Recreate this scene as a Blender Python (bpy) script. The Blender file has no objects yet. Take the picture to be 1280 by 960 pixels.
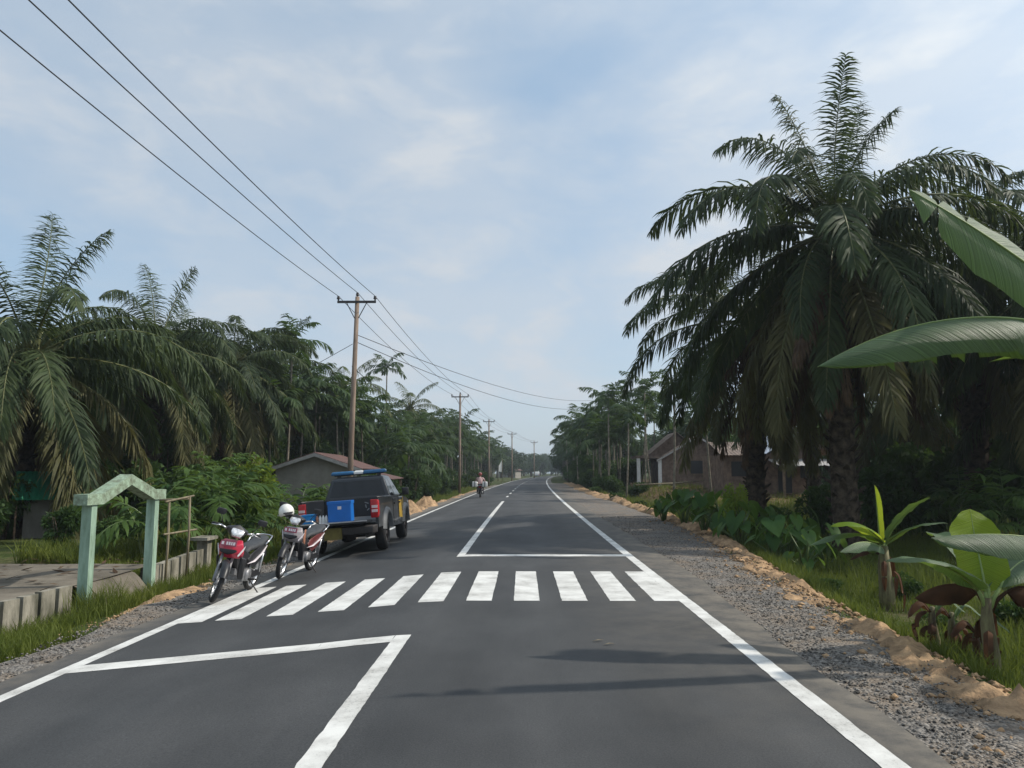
import bpy, bmesh, math, random
import numpy as np
from mathutils import Vector, Matrix, noise

R = math.radians
S = bpy.context.scene
COL = S.collection
random.seed(7)

# ------------------------------------------------------------------ camera
CAM = Vector((0.0, 0.0, 1.65))
FPX, HOR, VPX = 960.0, 589.0, 650.0           # focal length / horizon row / vanishing column of the 1280x960 photo
PITCH = math.atan((HOR - 480) / FPX)
YAW = math.atan((VPX - 640) / FPX)
cam_d = bpy.data.cameras.new("camera")
cam_d.sensor_fit = 'HORIZONTAL'; cam_d.sensor_width = 36.0
cam_d.lens = 36.0 * FPX / 1280.0
cam_d.clip_start = 0.05; cam_d.clip_end = 5000
cam = bpy.data.objects.new("camera", cam_d); COL.objects.link(cam)
cam.location = CAM
cam.rotation_euler = (R(90) + PITCH, 0, YAW)
S.camera = cam

# ------------------------------------------------------------------ sky and sun
SUN_EL, SUN_AZ = R(43), R(84)                 # azimuth clockwise from +Y (road direction)
sun_v = Vector((math.cos(SUN_EL) * math.sin(SUN_AZ), math.cos(SUN_EL) * math.cos(SUN_AZ), math.sin(SUN_EL)))
w = bpy.data.worlds.new("World"); S.world = w; w.use_nodes = True
nt = w.node_tree; nt.nodes.clear()
def N(tree, t, **kw):
    n = tree.nodes.new(t)
    for k, v in kw.items():
        setattr(n, k, v)
    return n
sky = N(nt, 'ShaderNodeTexSky'); sky.sky_type = 'NISHITA'; sky.sun_disc = False
sky.sun_elevation = SUN_EL; sky.sun_rotation = SUN_AZ
sky.air_density = 1.0; sky.dust_density = 1.4; sky.ozone_density = 1.2
L = nt.links.new
tc = N(nt, 'ShaderNodeTexCoord')
nrm = N(nt, 'ShaderNodeVectorMath', operation='NORMALIZE'); L(tc.outputs['Generated'], nrm.inputs[0])
mp = N(nt, 'ShaderNodeMapping'); mp.inputs['Scale'].default_value = (1.0, 1.0, 2.3); mp.inputs['Rotation'].default_value = (0.15, 0.42, 0.9); L(nrm.outputs[0], mp.inputs['Vector'])
nz = N(nt, 'ShaderNodeTexNoise'); nz.inputs['Scale'].default_value = 1.9; nz.inputs['Detail'].default_value = 7; nz.inputs['Roughness'].default_value = 0.5; nz.inputs['Distortion'].default_value = 0.25
nz2 = N(nt, 'ShaderNodeTexNoise'); nz2.inputs['Scale'].default_value = 9; nz2.inputs['Detail'].default_value = 6; nz2.inputs['Roughness'].default_value = 0.55; nz2.inputs['Distortion'].default_value = 0.3
L(mp.outputs[0], nz.inputs['Vector']); L(mp.outputs[0], nz2.inputs['Vector'])
rp = N(nt, 'ShaderNodeMapRange'); rp.inputs['From Min'].default_value = 0.36; rp.inputs['From Max'].default_value = 0.60; rp.inputs['To Min'].default_value = 0.05; rp.inputs['To Max'].default_value = 0.82; L(nz.outputs['Fac'], rp.inputs['Value'])
rp2 = N(nt, 'ShaderNodeMapRange'); rp2.inputs['From Min'].default_value = 0.45; rp2.inputs['From Max'].default_value = 0.75; rp2.inputs['To Min'].default_value = -0.25; rp2.inputs['To Max'].default_value = 0.55; L(nz2.outputs['Fac'], rp2.inputs['Value'])
mul = N(nt, 'ShaderNodeMath', operation='MULTIPLY'); L(rp.outputs[0], mul.inputs[0]); L(rp2.outputs[0], mul.inputs[1])
add = N(nt, 'ShaderNodeMath', operation='ADD'); add.use_clamp = True; L(rp.outputs[0], add.inputs[0]); L(mul.outputs[0], add.inputs[1])
sdir = N(nt, 'ShaderNodeVectorMath', operation='DOT_PRODUCT'); sdir.inputs[1].default_value = sun_v; L(nrm.outputs[0], sdir.inputs[0])
smx = N(nt, 'ShaderNodeMath', operation='MAXIMUM'); smx.inputs[1].default_value = 0.0; L(sdir.outputs['Value'], smx.inputs[0])
spw = N(nt, 'ShaderNodeMath', operation='POWER'); spw.inputs[1].default_value = 3.0; L(smx.outputs[0], spw.inputs[0])
vmx = N(nt, 'ShaderNodeMix', data_type='RGBA')    # thin bluish veil over the clear sky, brighter towards the sun
vmx.inputs['A'].default_value = (3.0, 4.15, 5.25, 1); vmx.inputs['B'].default_value = (5.6, 7.0, 8.2, 1); L(spw.outputs[0], vmx.inputs['Factor'])
mv = N(nt, 'ShaderNodeMix', data_type='RGBA'); mv.inputs['Factor'].default_value = 0.55; L(sky.outputs['Color'], mv.inputs['A']); L(vmx.outputs['Result'], mv.inputs['B'])
cmx = N(nt, 'ShaderNodeMix', data_type='RGBA')    # white cloud lit by the sun
cmx.inputs['A'].default_value = (4.15, 4.5, 4.9, 1); cmx.inputs['B'].default_value = (8.2, 8.8, 9.2, 1); L(spw.outputs[0], cmx.inputs['Factor'])
mx = N(nt, 'ShaderNodeMix', data_type='RGBA'); L(add.outputs[0], mx.inputs['Factor']); L(mv.outputs['Result'], mx.inputs['A']); L(cmx.outputs['Result'], mx.inputs['B'])
bg = N(nt, 'ShaderNodeBackground'); bg.inputs['Strength'].default_value = 0.15
wo = N(nt, 'ShaderNodeOutputWorld'); L(mx.outputs['Result'], bg.inputs['Color']); L(bg.outputs[0], wo.inputs['Surface'])
sd = bpy.data.lights.new("sun", 'SUN'); sd.energy = 3.7; sd.angle = R(1.0); sd.color = (1.0, 0.93, 0.82)
so = bpy.data.objects.new("sun", sd); COL.objects.link(so)
so.rotation_euler = (-sun_v).to_track_quat('-Z', 'Y').to_euler(); so.location = (40, 10, 60)
S.view_settings.view_transform = 'Standard'; S.view_settings.look = 'None'
S.view_settings.exposure = 0.0; S.view_settings.gamma = 1.0
S.cycles.use_denoising = True
S.cycles.max_bounces = 6; S.cycles.diffuse_bounces = 3; S.cycles.transparent_max_bounces = 8
S.cycles.volume_bounces = 0

# ------------------------------------------------------------------ layout functions
def cx(y):                                     # sideways drift of the road (gentle bend to the right)
    y = max(0.0, y)
    return 0.00014 * y * y + 0.0010 * max(0.0, y - 235) ** 2 * (1 if y < 520 else 1)
def zr(u):                                     # road surface: left lane falls away
    if u >= -0.9: return 0.0
    d = -0.9 - u
    return -0.065 * d * min(1, 0.35 + d / 1.5) if d < 1 else -0.065 * d
def ss(a, b, t):
    t = min(1, max(0, (t - a) / (b - a))); return t * t * (3 - 2 * t)
def ridge(y):
    return 3.45 + 1.75 * ss(4, 27, y)
def gz(x, y):                                  # ground height
    u = x - cx(y)
    if -4.9 <= u <= 2.9: return zr(u) - 0.05
    if u < 0:
        z = -0.31 - 0.14 * ss(-5.3, -6.4, u)
        z += 0.32 * ss(-6.9, -10, u)
        return z - 0.03
    r = ridge(y)
    z = -0.13 + 0.07 * ss(r - 0.25, r + 0.05, u) - 0.57 * ss(r, r + 1.8, u)
    far = ss(36, 60, y) * ss(6.5, 11, u)
    z += far * 1.0
    z += 0.35 * ss(70, 100, y) * ss(5, 8, u)
    return z
def at(px, py, Y):                             # photo pixel -> world point on the plane y = Y
    v = Vector(((px - 640) / FPX, (480 - py) / FPX, -1.0))
    d = cam.rotation_euler.to_matrix() @ v
    return CAM + d * (Y / d.y)

# ------------------------------------------------------------------ materials
MATS = {}
def newmat(name):
    m = bpy.data.materials.new(name); m.use_nodes = True
    t = m.node_tree; t.nodes.clear()
    return m, t
def mat(name, col, rough=0.6, metal=0.0, var=0.15, scale=8.0, col2=None, spec=0.4, bump=0.0, bscale=60.0, coat=0.0, objrand=0.0, stretch=None):
    if name in MATS: return MATS[name]
    m, t = newmat(name); L = t.links.new
    b = N(t, 'ShaderNodeBsdfPrincipled'); o = N(t, 'ShaderNodeOutputMaterial')
    b.inputs['Roughness'].default_value = rough; b.inputs['Metallic'].default_value = metal
    b.inputs['Specular IOR Level'].default_value = spec; b.inputs['Coat Weight'].default_value = coat
    tc = N(t, 'ShaderNodeTexCoord'); src = tc.outputs['Object']
    if stretch:
        mp = N(t, 'ShaderNodeMapping'); mp.inputs['Scale'].default_value = stretch; L(src, mp.inputs[0]); src = mp.outputs[0]
    nz = N(t, 'ShaderNodeTexNoise'); nz.inputs['Scale'].default_value = scale; nz.inputs['Detail'].default_value = 6; nz.inputs['Roughness'].default_value = 0.65
    L(src, nz.inputs['Vector'])
    c2 = col2 or tuple(c * (1 - var * 1.6) for c in col)
    c1 = tuple(min(1, c * (1 + var)) for c in col)
    r = N(t, 'ShaderNodeValToRGB'); r.color_ramp.elements[0].position = 0.33; r.color_ramp.elements[1].position = 0.68
    r.color_ramp.elements[0].color = (*c2, 1); r.color_ramp.elements[1].color = (*c1, 1)
    L(nz.outputs['Fac'], r.inputs['Fac']); out = r.outputs['Color']
    if objrand:
        oi = N(t, 'ShaderNodeObjectInfo'); h = N(t, 'ShaderNodeHueSaturation')
        mr = N(t, 'ShaderNodeMapRange'); mr.inputs['To Min'].default_value = 1 - objrand; mr.inputs['To Max'].default_value = 1 + objrand
        L(oi.outputs['Random'], mr.inputs['Value']); L(mr.outputs[0], h.inputs['Value']); L(out, h.inputs['Color']); out = h.outputs['Color']
    L(out, b.inputs['Base Color'])
    if bump:
        n2 = N(t, 'ShaderNodeTexNoise'); n2.inputs['Scale'].default_value = bscale; n2.inputs['Detail'].default_value = 5
        bp = N(t, 'ShaderNodeBump'); bp.inputs['Strength'].default_value = bump; bp.inputs['Distance'].default_value = 0.03
        L(src, n2.inputs['Vector']); L(n2.outputs['Fac'], bp.inputs['Height']); L(bp.outputs[0], b.inputs['Normal'])
    L(b.outputs[0], o.inputs['Surface'])
    MATS[name] = m; return m
def leafmat(name, col, col2, trans=0.25, tcol=None, rough=0.6, spec=0.18, scale=2.0, veins=0.0):
    if name in MATS: return MATS[name]
    m, t = newmat(name); L = t.links.new
    o = N(t, 'ShaderNodeOutputMaterial'); b = N(t, 'ShaderNodeBsdfPrincipled'); tr = N(t, 'ShaderNodeBsdfTranslucent'); mixs = N(t, 'ShaderNodeMixShader')
    b.inputs['Roughness'].default_value = rough; b.inputs['Specular IOR Level'].default_value = spec
    tc = N(t, 'ShaderNodeTexCoord'); nz = N(t, 'ShaderNodeTexNoise'); nz.inputs['Scale'].default_value = scale; nz.inputs['Detail'].default_value = 4
    geo = N(t, 'ShaderNodeNewGeometry'); L(geo.outputs['Position'], nz.inputs['Vector'])
    oi = N(t, 'ShaderNodeObjectInfo')
    ma = N(t, 'ShaderNodeMath', operation='MULTIPLY_ADD'); ma.inputs[1].default_value = 0.55; ma.use_clamp = True
    rr = N(t, 'ShaderNodeMath', operation='MULTIPLY_ADD'); rr.inputs[1].default_value = 2.2; rr.inputs[2].default_value = -0.9
    L(nz.outputs['Fac'], rr.inputs[0]); L(oi.outputs['Random'], ma.inputs[0]); L(rr.outputs[0], ma.inputs[2])
    mx = N(t, 'ShaderNodeMix', data_type='RGBA'); mx.inputs['A'].default_value = (*col, 1); mx.inputs['B'].default_value = (*col2, 1)
    L(ma.outputs[0], mx.inputs['Factor']); L(mx.outputs['Result'], b.inputs['Base Color'])
    tcol = tcol or tuple(min(1, c * 1.5) for c in col2)
    tr.inputs['Color'].default_value = (*tcol, 1)
    mixs.inputs[0].default_value = trans
    if veins:                                  # fine parallel side veins running out from the midrib
        uv = N(t, 'ShaderNodeUVMap'); sp = N(t, 'ShaderNodeSeparateXYZ'); L(uv.outputs[0], sp.inputs[0])
        n5 = N(t, 'ShaderNodeTexNoise'); n5.noise_dimensions = '1D'; n5.inputs['Scale'].default_value = 85; n5.inputs['Detail'].default_value = 4; n5.inputs['Roughness'].default_value = 0.7
        ad = N(t, 'ShaderNodeMath', operation='MULTIPLY_ADD'); ad.inputs[1].default_value = 0.12; L(sp.outputs['Y'], ad.inputs[0]); L(sp.outputs['X'], ad.inputs[2]); L(ad.outputs[0], n5.inputs['W'])
        bp = N(t, 'ShaderNodeBump'); bp.inputs['Strength'].default_value = veins; bp.inputs['Distance'].default_value = 0.02; L(n5.outputs['Fac'], bp.inputs['Height'])
        L(bp.outputs[0], b.inputs['Normal']); L(bp.outputs[0], tr.inputs['Normal'])
        rv = N(t, 'ShaderNodeMapRange'); rv.inputs['From Min'].default_value = 0.3; rv.inputs['From Max'].default_value = 0.7; rv.inputs['To Min'].default_value = 0.72; rv.inputs['To Max'].default_value = 1.2; L(n5.outputs['Fac'], rv.inputs['Value'])
        hs = N(t, 'ShaderNodeHueSaturation'); L(rv.outputs[0], hs.inputs['Value']); L(mx.outputs['Result'], hs.inputs['Color']); L(hs.outputs[0], b.inputs['Base Color'])
        hs2 = N(t, 'ShaderNodeHueSaturation'); hs2.inputs['Color'].default_value = (*tcol, 1); L(rv.outputs[0], hs2.inputs['Value']); L(hs2.outputs[0], tr.inputs['Color'])
    L(b.outputs[0], mixs.inputs[1]); L(tr.outputs[0], mixs.inputs[2]); L(mixs.outputs[0], o.inputs['Surface'])
    MATS[name] = m; return m

M_OIL = leafmat('oil_palm_leaf', (0.028, 0.046, 0.022), (0.062, 0.088, 0.034), 0.22, (0.10, 0.14, 0.03))
M_OILY = leafmat('oil_palm_leaf_old', (0.07, 0.075, 0.03), (0.13, 0.12, 0.05), 0.2, (0.18, 0.17, 0.05))
M_DEAD = leafmat('dead_frond', (0.05, 0.032, 0.02), (0.13, 0.085, 0.05), 0.1, (0.12, 0.07, 0.03), rough=0.8, spec=0.1)
M_COCO = leafmat('coconut_leaf', (0.04, 0.062, 0.025), (0.10, 0.12, 0.04), 0.25, (0.14, 0.17, 0.04))
M_ARECA = leafmat('areca_leaf', (0.018, 0.040, 0.015), (0.050, 0.085, 0.026), 0.25, (0.10, 0.17, 0.03))
M_ARECAB = leafmat('areca_leaf_bright', (0.024, 0.062, 0.016), (0.085, 0.14, 0.03), 0.28, (0.14, 0.22, 0.04))
M_BUSH = leafmat('shrub_leaf', (0.022, 0.048, 0.014), (0.06, 0.11, 0.028), 0.22, (0.10, 0.17, 0.03), scale=1.2)
M_BUSHB = leafmat('bright_shrub_leaf', (0.06, 0.12, 0.015), (0.17, 0.24, 0.03), 0.35, (0.30, 0.36, 0.04), scale=1.5)
M_TREE = leafmat('tree_leaf', (0.018, 0.04, 0.016), (0.05, 0.085, 0.028), 0.2, (0.08, 0.13, 0.03), scale=0.5)
M_BAN = leafmat('banana_leaf', (0.05, 0.105, 0.045), (0.095, 0.165, 0.07), 0.32, (0.24, 0.36, 0.05), rough=0.48, spec=0.6, scale=3, veins=0.5)
M_BANY = leafmat('young_banana_leaf', (0.13, 0.24, 0.02), (0.22, 0.33, 0.03), 0.5, (0.45, 0.55, 0.04), rough=0.45, scale=3, veins=0.4)
M_BAND = leafmat('dead_banana_leaf', (0.05, 0.028, 0.018), (0.12, 0.06, 0.035), 0.15, (0.15, 0.07, 0.03), rough=0.8, spec=0.1, scale=6)
M_TARO = leafmat('taro_leaf', (0.025, 0.072, 0.02), (0.07, 0.14, 0.03), 0.3, (0.16, 0.27, 0.04), rough=0.55, scale=2)
M_GRASS = leafmat('grass_blade', (0.045, 0.075, 0.014), (0.14, 0.165, 0.03), 0.3, (0.2, 0.25, 0.04), scale=1.3)
M_RACH = mat('rachis', (0.13, 0.14, 0.05), 0.6, var=0.3)
M_RACHA = mat('areca_rachis', (0.09, 0.14, 0.04), 0.5, var=0.3)
M_BARK = mat('palm_bark', (0.075, 0.058, 0.042), 0.95, var=0.5, scale=6, bump=0.8, bscale=14, spec=0.1)
M_ARTR = mat('areca_trunk', (0.20, 0.18, 0.14), 0.85, var=0.35, scale=3, spec=0.15, objrand=0.3)
M_ARSTEM = mat('areca_green_stem', (0.16, 0.19, 0.06), 0.6, var=0.3, scale=5)
M_WOODB = mat('tree_bark', (0.10, 0.08, 0.06), 0.9, var=0.4, scale=5, spec=0.1)

# ------------------------------------------------------------------ object helpers
def link(o, parent=None):
    COL.objects.link(o)
    if parent is not None: o.parent = parent
    return o
def tag(o, label=None, cat=None, group=None, kind=None):
    if label: o['label'] = label
    if cat: o['category'] = cat
    if group: o['group'] = group
    if kind: o['kind'] = kind
    return o
def thing(name, label, cat, loc=(0, 0, 0), rz=0.0, group=None):
    o = bpy.data.objects.new(name, None); o.empty_display_size = 0.2
    COL.objects.link(o); o.location = loc; o.rotation_euler = (0, 0, rz)
    return tag(o, label, cat, group)
def meshobj(name, me, parent=None, loc=None, rot=None, scale=None):
    o = bpy.data.objects.new(name, me); link(o, parent)
    if loc is not None: o.location = loc
    if rot is not None: o.rotation_euler = rot
    if scale is not None: o.scale = (scale,) * 3 if isinstance(scale, (int, float)) else scale
    return o
ORD = ['first','second','third','fourth','fifth','sixth','seventh','eighth','ninth','tenth','eleventh','twelfth','thirteenth','fourteenth','fifteenth','sixteenth','seventeenth','eighteenth','nineteenth']
TENS = ['','','twent','thirt','fort','fift','sixt','sevent','eight','ninet']
def ordw(i):
    if i < 19: return ORD[i]
    n = i + 1
    if n % 10 == 0: return TENS[n // 10] + 'ieth'
    return TENS[n // 10] + 'y-' + ORD[n % 10 - 1]

class MB:
    def __init__(s): s.v = []; s.f = []; s.mi = []; s.sm = []
    def add(s, vs, fs, mi=0, smooth=False, M=None):
        b = len(s.v)
        s.v += [tuple(M @ Vector(p)) if M is not None else tuple(p) for p in vs]
        s.f += [tuple(b + i for i in f) for f in fs]
        s.mi += [mi] * len(fs); s.sm += [smooth] * len(fs)
        return s
    def box(s, lo, hi, mi=0, M=None):
        (a, b, c), (d, e, f) = lo, hi
        vs = [(a,b,c),(d,b,c),(d,e,c),(a,e,c),(a,b,f),(d,b,f),(d,e,f),(a,e,f)]
        return s.add(vs, [(0,3,2,1),(4,5,6,7),(0,1,5,4),(1,2,6,5),(2,3,7,6),(3,0,4,7)], mi, False, M)
    def tube(s, pts, rad, n=8, mi=0, M=None, cap=True, smooth=True, flat=1.0):
        pts = [Vector(p) for p in pts]
        if isinstance(rad, (int, float)): rad = [rad] * len(pts)
        vs, fs = [], []
        prev = None
        for i, p in enumerate(pts):
            t = (pts[min(i+1, len(pts)-1)] - pts[max(i-1, 0)])
            if t.length < 1e-9: t = Vector((0,0,1))
            t.normalize()
            if prev is None:
                a = Vector((0,0,1)) if abs(t.z) < 0.9 else Vector((1,0,0))
                prev = t.cross(a).normalized()
            e1 = (prev - t * prev.dot(t)).normalized(); prev = e1
            e2 = t.cross(e1)
            for k in range(n):
                an = 2 * math.pi * k / n
                vs.append(p + e1 * math.cos(an) * rad[i] + e2 * math.sin(an) * rad[i] * flat)
        for i in range(len(pts) - 1):
            for k in range(n):
                a, b = i*n + k, i*n + (k+1) % n
                fs.append((a, b, b + n, a + n))
        if cap:
            fs.append(tuple(reversed(range(n)))); fs.append(tuple(range((len(pts)-1)*n, len(pts)*n)))
        return s.add(vs, fs, mi, smooth, M)
    def lathe(s, prof, n=24, axis='Y', c=(0,0,0), mi=0, M=None, smooth=True):
        vs, fs = [], []
        for (r, h) in prof:
            for k in range(n):
                a = 2*math.pi*k/n; p, q = r*math.cos(a), r*math.sin(a)
                v = {'Y': (p, h, q), 'Z': (p, q, h), 'X': (h, p, q)}[axis]
                vs.append((v[0]+c[0], v[1]+c[1], v[2]+c[2]))
        for i in range(len(prof)-1):
            for k in range(n):
                a, b = i*n+k, i*n+(k+1)%n
                fs.append((a, b, b+n, a+n))
        return s.add(vs, fs, mi, smooth, M)
    def hull(s, pts, mi=0, M=None, bev=0.0, seg=2, smooth=False):
        bm = bmesh.new()
        for p in pts: bm.verts.new(p)
        bmesh.ops.convex_hull(bm, input=bm.verts[:])
        for v in [v for v in bm.verts if not v.link_faces]: bm.verts.remove(v)
        bmesh.ops.dissolve_limit(bm, angle_limit=R(2), verts=bm.verts[:], edges=bm.edges[:])
        if bev: bmesh.ops.bevel(bm, geom=bm.edges[:], offset=bev, segments=seg, affect='EDGES', profile=0.6)
        bm.verts.index_update()
        s.add([v.co.copy() for v in bm.verts], [tuple(v.index for v in f.verts) for f in bm.faces], mi, smooth, M)
        bm.free(); return s
    def prism(s, poly, y0, y1, mi=0, M=None, plane='XZ'):
        n = len(poly)
        f = (lambda p, y: (p[0], y, p[1])) if plane == 'XZ' else ((lambda p, y: (y, p[0], p[1])) if plane == 'YZ' else (lambda p, y: (p[0], p[1], y)))
        vs = [f(p, y0) for p in poly] + [f(p, y1) for p in poly]
        fs = [tuple(range(n)), tuple(range(2*n-1, n-1, -1))] + [(i, (i+1)%n + 0, (i+1)%n + n, i+n) for i in range(n)]
        return s.add(vs, fs, mi, False, M)
    def mesh(s, name, mats):
        me = bpy.data.meshes.new(name)
        me.from_pydata(s.v, [], s.f)
        for m in (mats if isinstance(mats, (list, tuple)) else [mats]): me.materials.append(m)
        me.polygons.foreach_set('material_index', s.mi)
        me.polygons.foreach_set('use_smooth', s.sm)
        bm = bmesh.new(); bm.from_mesh(me); bmesh.ops.recalc_face_normals(bm, faces=bm.faces[:]); bm.to_mesh(me); bm.free()
        me.update(); return me
    def build(s, name, mats, parent=None, loc=None, rot=None):
        return meshobj(name, s.mesh(name, mats), parent, loc, rot)

def np_mesh(name, verts, faces, m, k):
    verts = np.asarray(verts, np.float32).reshape(-1, 3); faces = np.asarray(faces, np.int32).reshape(-1, k)
    me = bpy.data.meshes.new(name)
    me.vertices.add(len(verts)); me.vertices.foreach_set('co', verts.ravel())
    me.loops.add(faces.size); me.loops.foreach_set('vertex_index', faces.ravel())
    me.polygons.add(len(faces)); me.polygons.foreach_set('loop_start', np.arange(0, faces.size, k, dtype=np.int32))
    me.update(calc_edges=True); me.materials.append(m)
    return me

# ================================================================== SETTING
def frange(a, b, s):
    out = []; x = a
    while x < b - 1e-6: out.append(x); x += s
    return out
def sheet(name, us, ys, zf, m, kind='structure', attr=None, umap=None):
    vs, fs, at_ = [], [], []
    for y in ys:
        c = cx(y)
        for u in us:
            uu = umap(u, y) if umap else u
            vs.append((uu + c, y, zf(uu, y)))
            if attr: at_.append(attr(uu, y))
    n = len(us)
    for j in range(len(ys)-1):
        for i in range(n-1):
            a = j*n + i; fs.append((a, a+1, a+1+n, a+n))
    me = np_mesh(name, vs, fs, m, 4)
    me.polygons.foreach_set('use_smooth', [True]*len(fs))
    if attr:
        ca = me.color_attributes.new('zone', 'FLOAT_COLOR', 'POINT')
        ca.data.foreach_set('color', np.array([(a, a, a, 1) if not isinstance(a, tuple) else (*a, 1) for a in at_], np.float32).ravel())
    o = meshobj(name, me)
    if kind: o['kind'] = kind
    return o

def ground_material():
    m, t = newmat('ground'); L = t.links.new
    b = N(t, 'ShaderNodeBsdfPrincipled'); o = N(t, 'ShaderNodeOutputMaterial'); b.inputs['Roughness'].default_value = 0.95; b.inputs['Specular IOR Level'].default_value = 0.1
    g = N(t, 'ShaderNodeNewGeometry')
    n1 = N(t, 'ShaderNodeTexNoise'); n1.inputs['Scale'].default_value = 0.6; n1.inputs['Detail'].default_value = 8; n1.inputs['Roughness'].default_value = 0.7
    n2 = N(t, 'ShaderNodeTexNoise'); n2.inputs['Scale'].default_value = 9; n2.inputs['Detail'].default_value = 6
    L(g.outputs['Position'], n1.inputs['Vector']); L(g.outputs['Position'], n2.inputs['Vector'])
    r1 = N(t, 'ShaderNodeValToRGB'); e = r1.color_ramp.elements
    e[0].position = 0.35; e[0].color = (0.030, 0.045, 0.014, 1); e[1].position = 0.62; e[1].color = (0.105, 0.095, 0.048, 1)
    x = r1.color_ramp.elements.new(0.5); x.color = (0.055, 0.075, 0.020, 1)
    L(n1.outputs['Fac'], r1.inputs['Fac'])
    mx = N(t, 'ShaderNodeMix', data_type='RGBA', blend_type='MULTIPLY'); mx.inputs['Factor'].default_value = 0.7
    r2 = N(t, 'ShaderNodeValToRGB'); r2.color_ramp.elements[0].position = 0.3; r2.color_ramp.elements[0].color = (0.45, 0.45, 0.45, 1); r2.color_ramp.elements[1].position = 0.7; r2.color_ramp.elements[1].color = (1.25, 1.25, 1.25, 1)
    L(n2.outputs['Fac'], r2.inputs['Fac']); L(r1.outputs['Color'], mx.inputs['A']); L(r2.outputs['Color'], mx.inputs['B'])
    at_ = N(t, 'ShaderNodeVertexColor'); at_.layer_name = 'zone'
    mz = N(t, 'ShaderNodeMix', data_type='RGBA'); mz.inputs['B'].default_value = (0.20, 0.125, 0.07, 1)
    L(at_.outputs['Color'], mz.inputs['Factor']); L(mx.outputs['Result'], mz.inputs['A'])
    bp = N(t, 'ShaderNodeBump'); bp.inputs['Strength'].default_value = 0.7; bp.inputs['Distance'].default_value = 0.08
    L(n2.outputs['Fac'], bp.inputs['Height']); L(bp.outputs[0], b.inputs['Normal'])
    L(mz.outputs['Result'], b.inputs['Base Color']); L(b.outputs[0], o.inputs['Surface'])
    return m
us = [-420, -250, -150, -100, -70, -50, -38, -30, -24, -20, -17, -15] + frange(-13.5, 14.5, 0.4) + [15, 17, 20, 24, 30, 38, 50, 70, 100, 150, 250, 420]
ys = [-60, -40, -25] + frange(-15, 50, 0.6) + frange(50, 120, 2) + frange(120, 260, 6) + frange(260, 640, 20)
def ground_z(u, y):
    z = gz(u + cx(y), y)
    if not -5.6 < u < ridge(y): z += 0.10 * (noise.noise((u * 0.35, y * 0.35, 3.0))) * (1 if abs(u) > 7 else 0.4)
    return z
def ground_zone(u, y):                         # bare earth round the houses on the right
    b = ss(40, 52, y) * ss(7, 10, u) * (1 - ss(30, 45, u)) * (1 - ss(85, 100, y))
    return b * (0.75 + 0.5 * noise.noise((u * 0.3, y * 0.3, 9)))
sheet('ground', us, ys, ground_z, ground_material(), attr=ground_zone)

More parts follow.
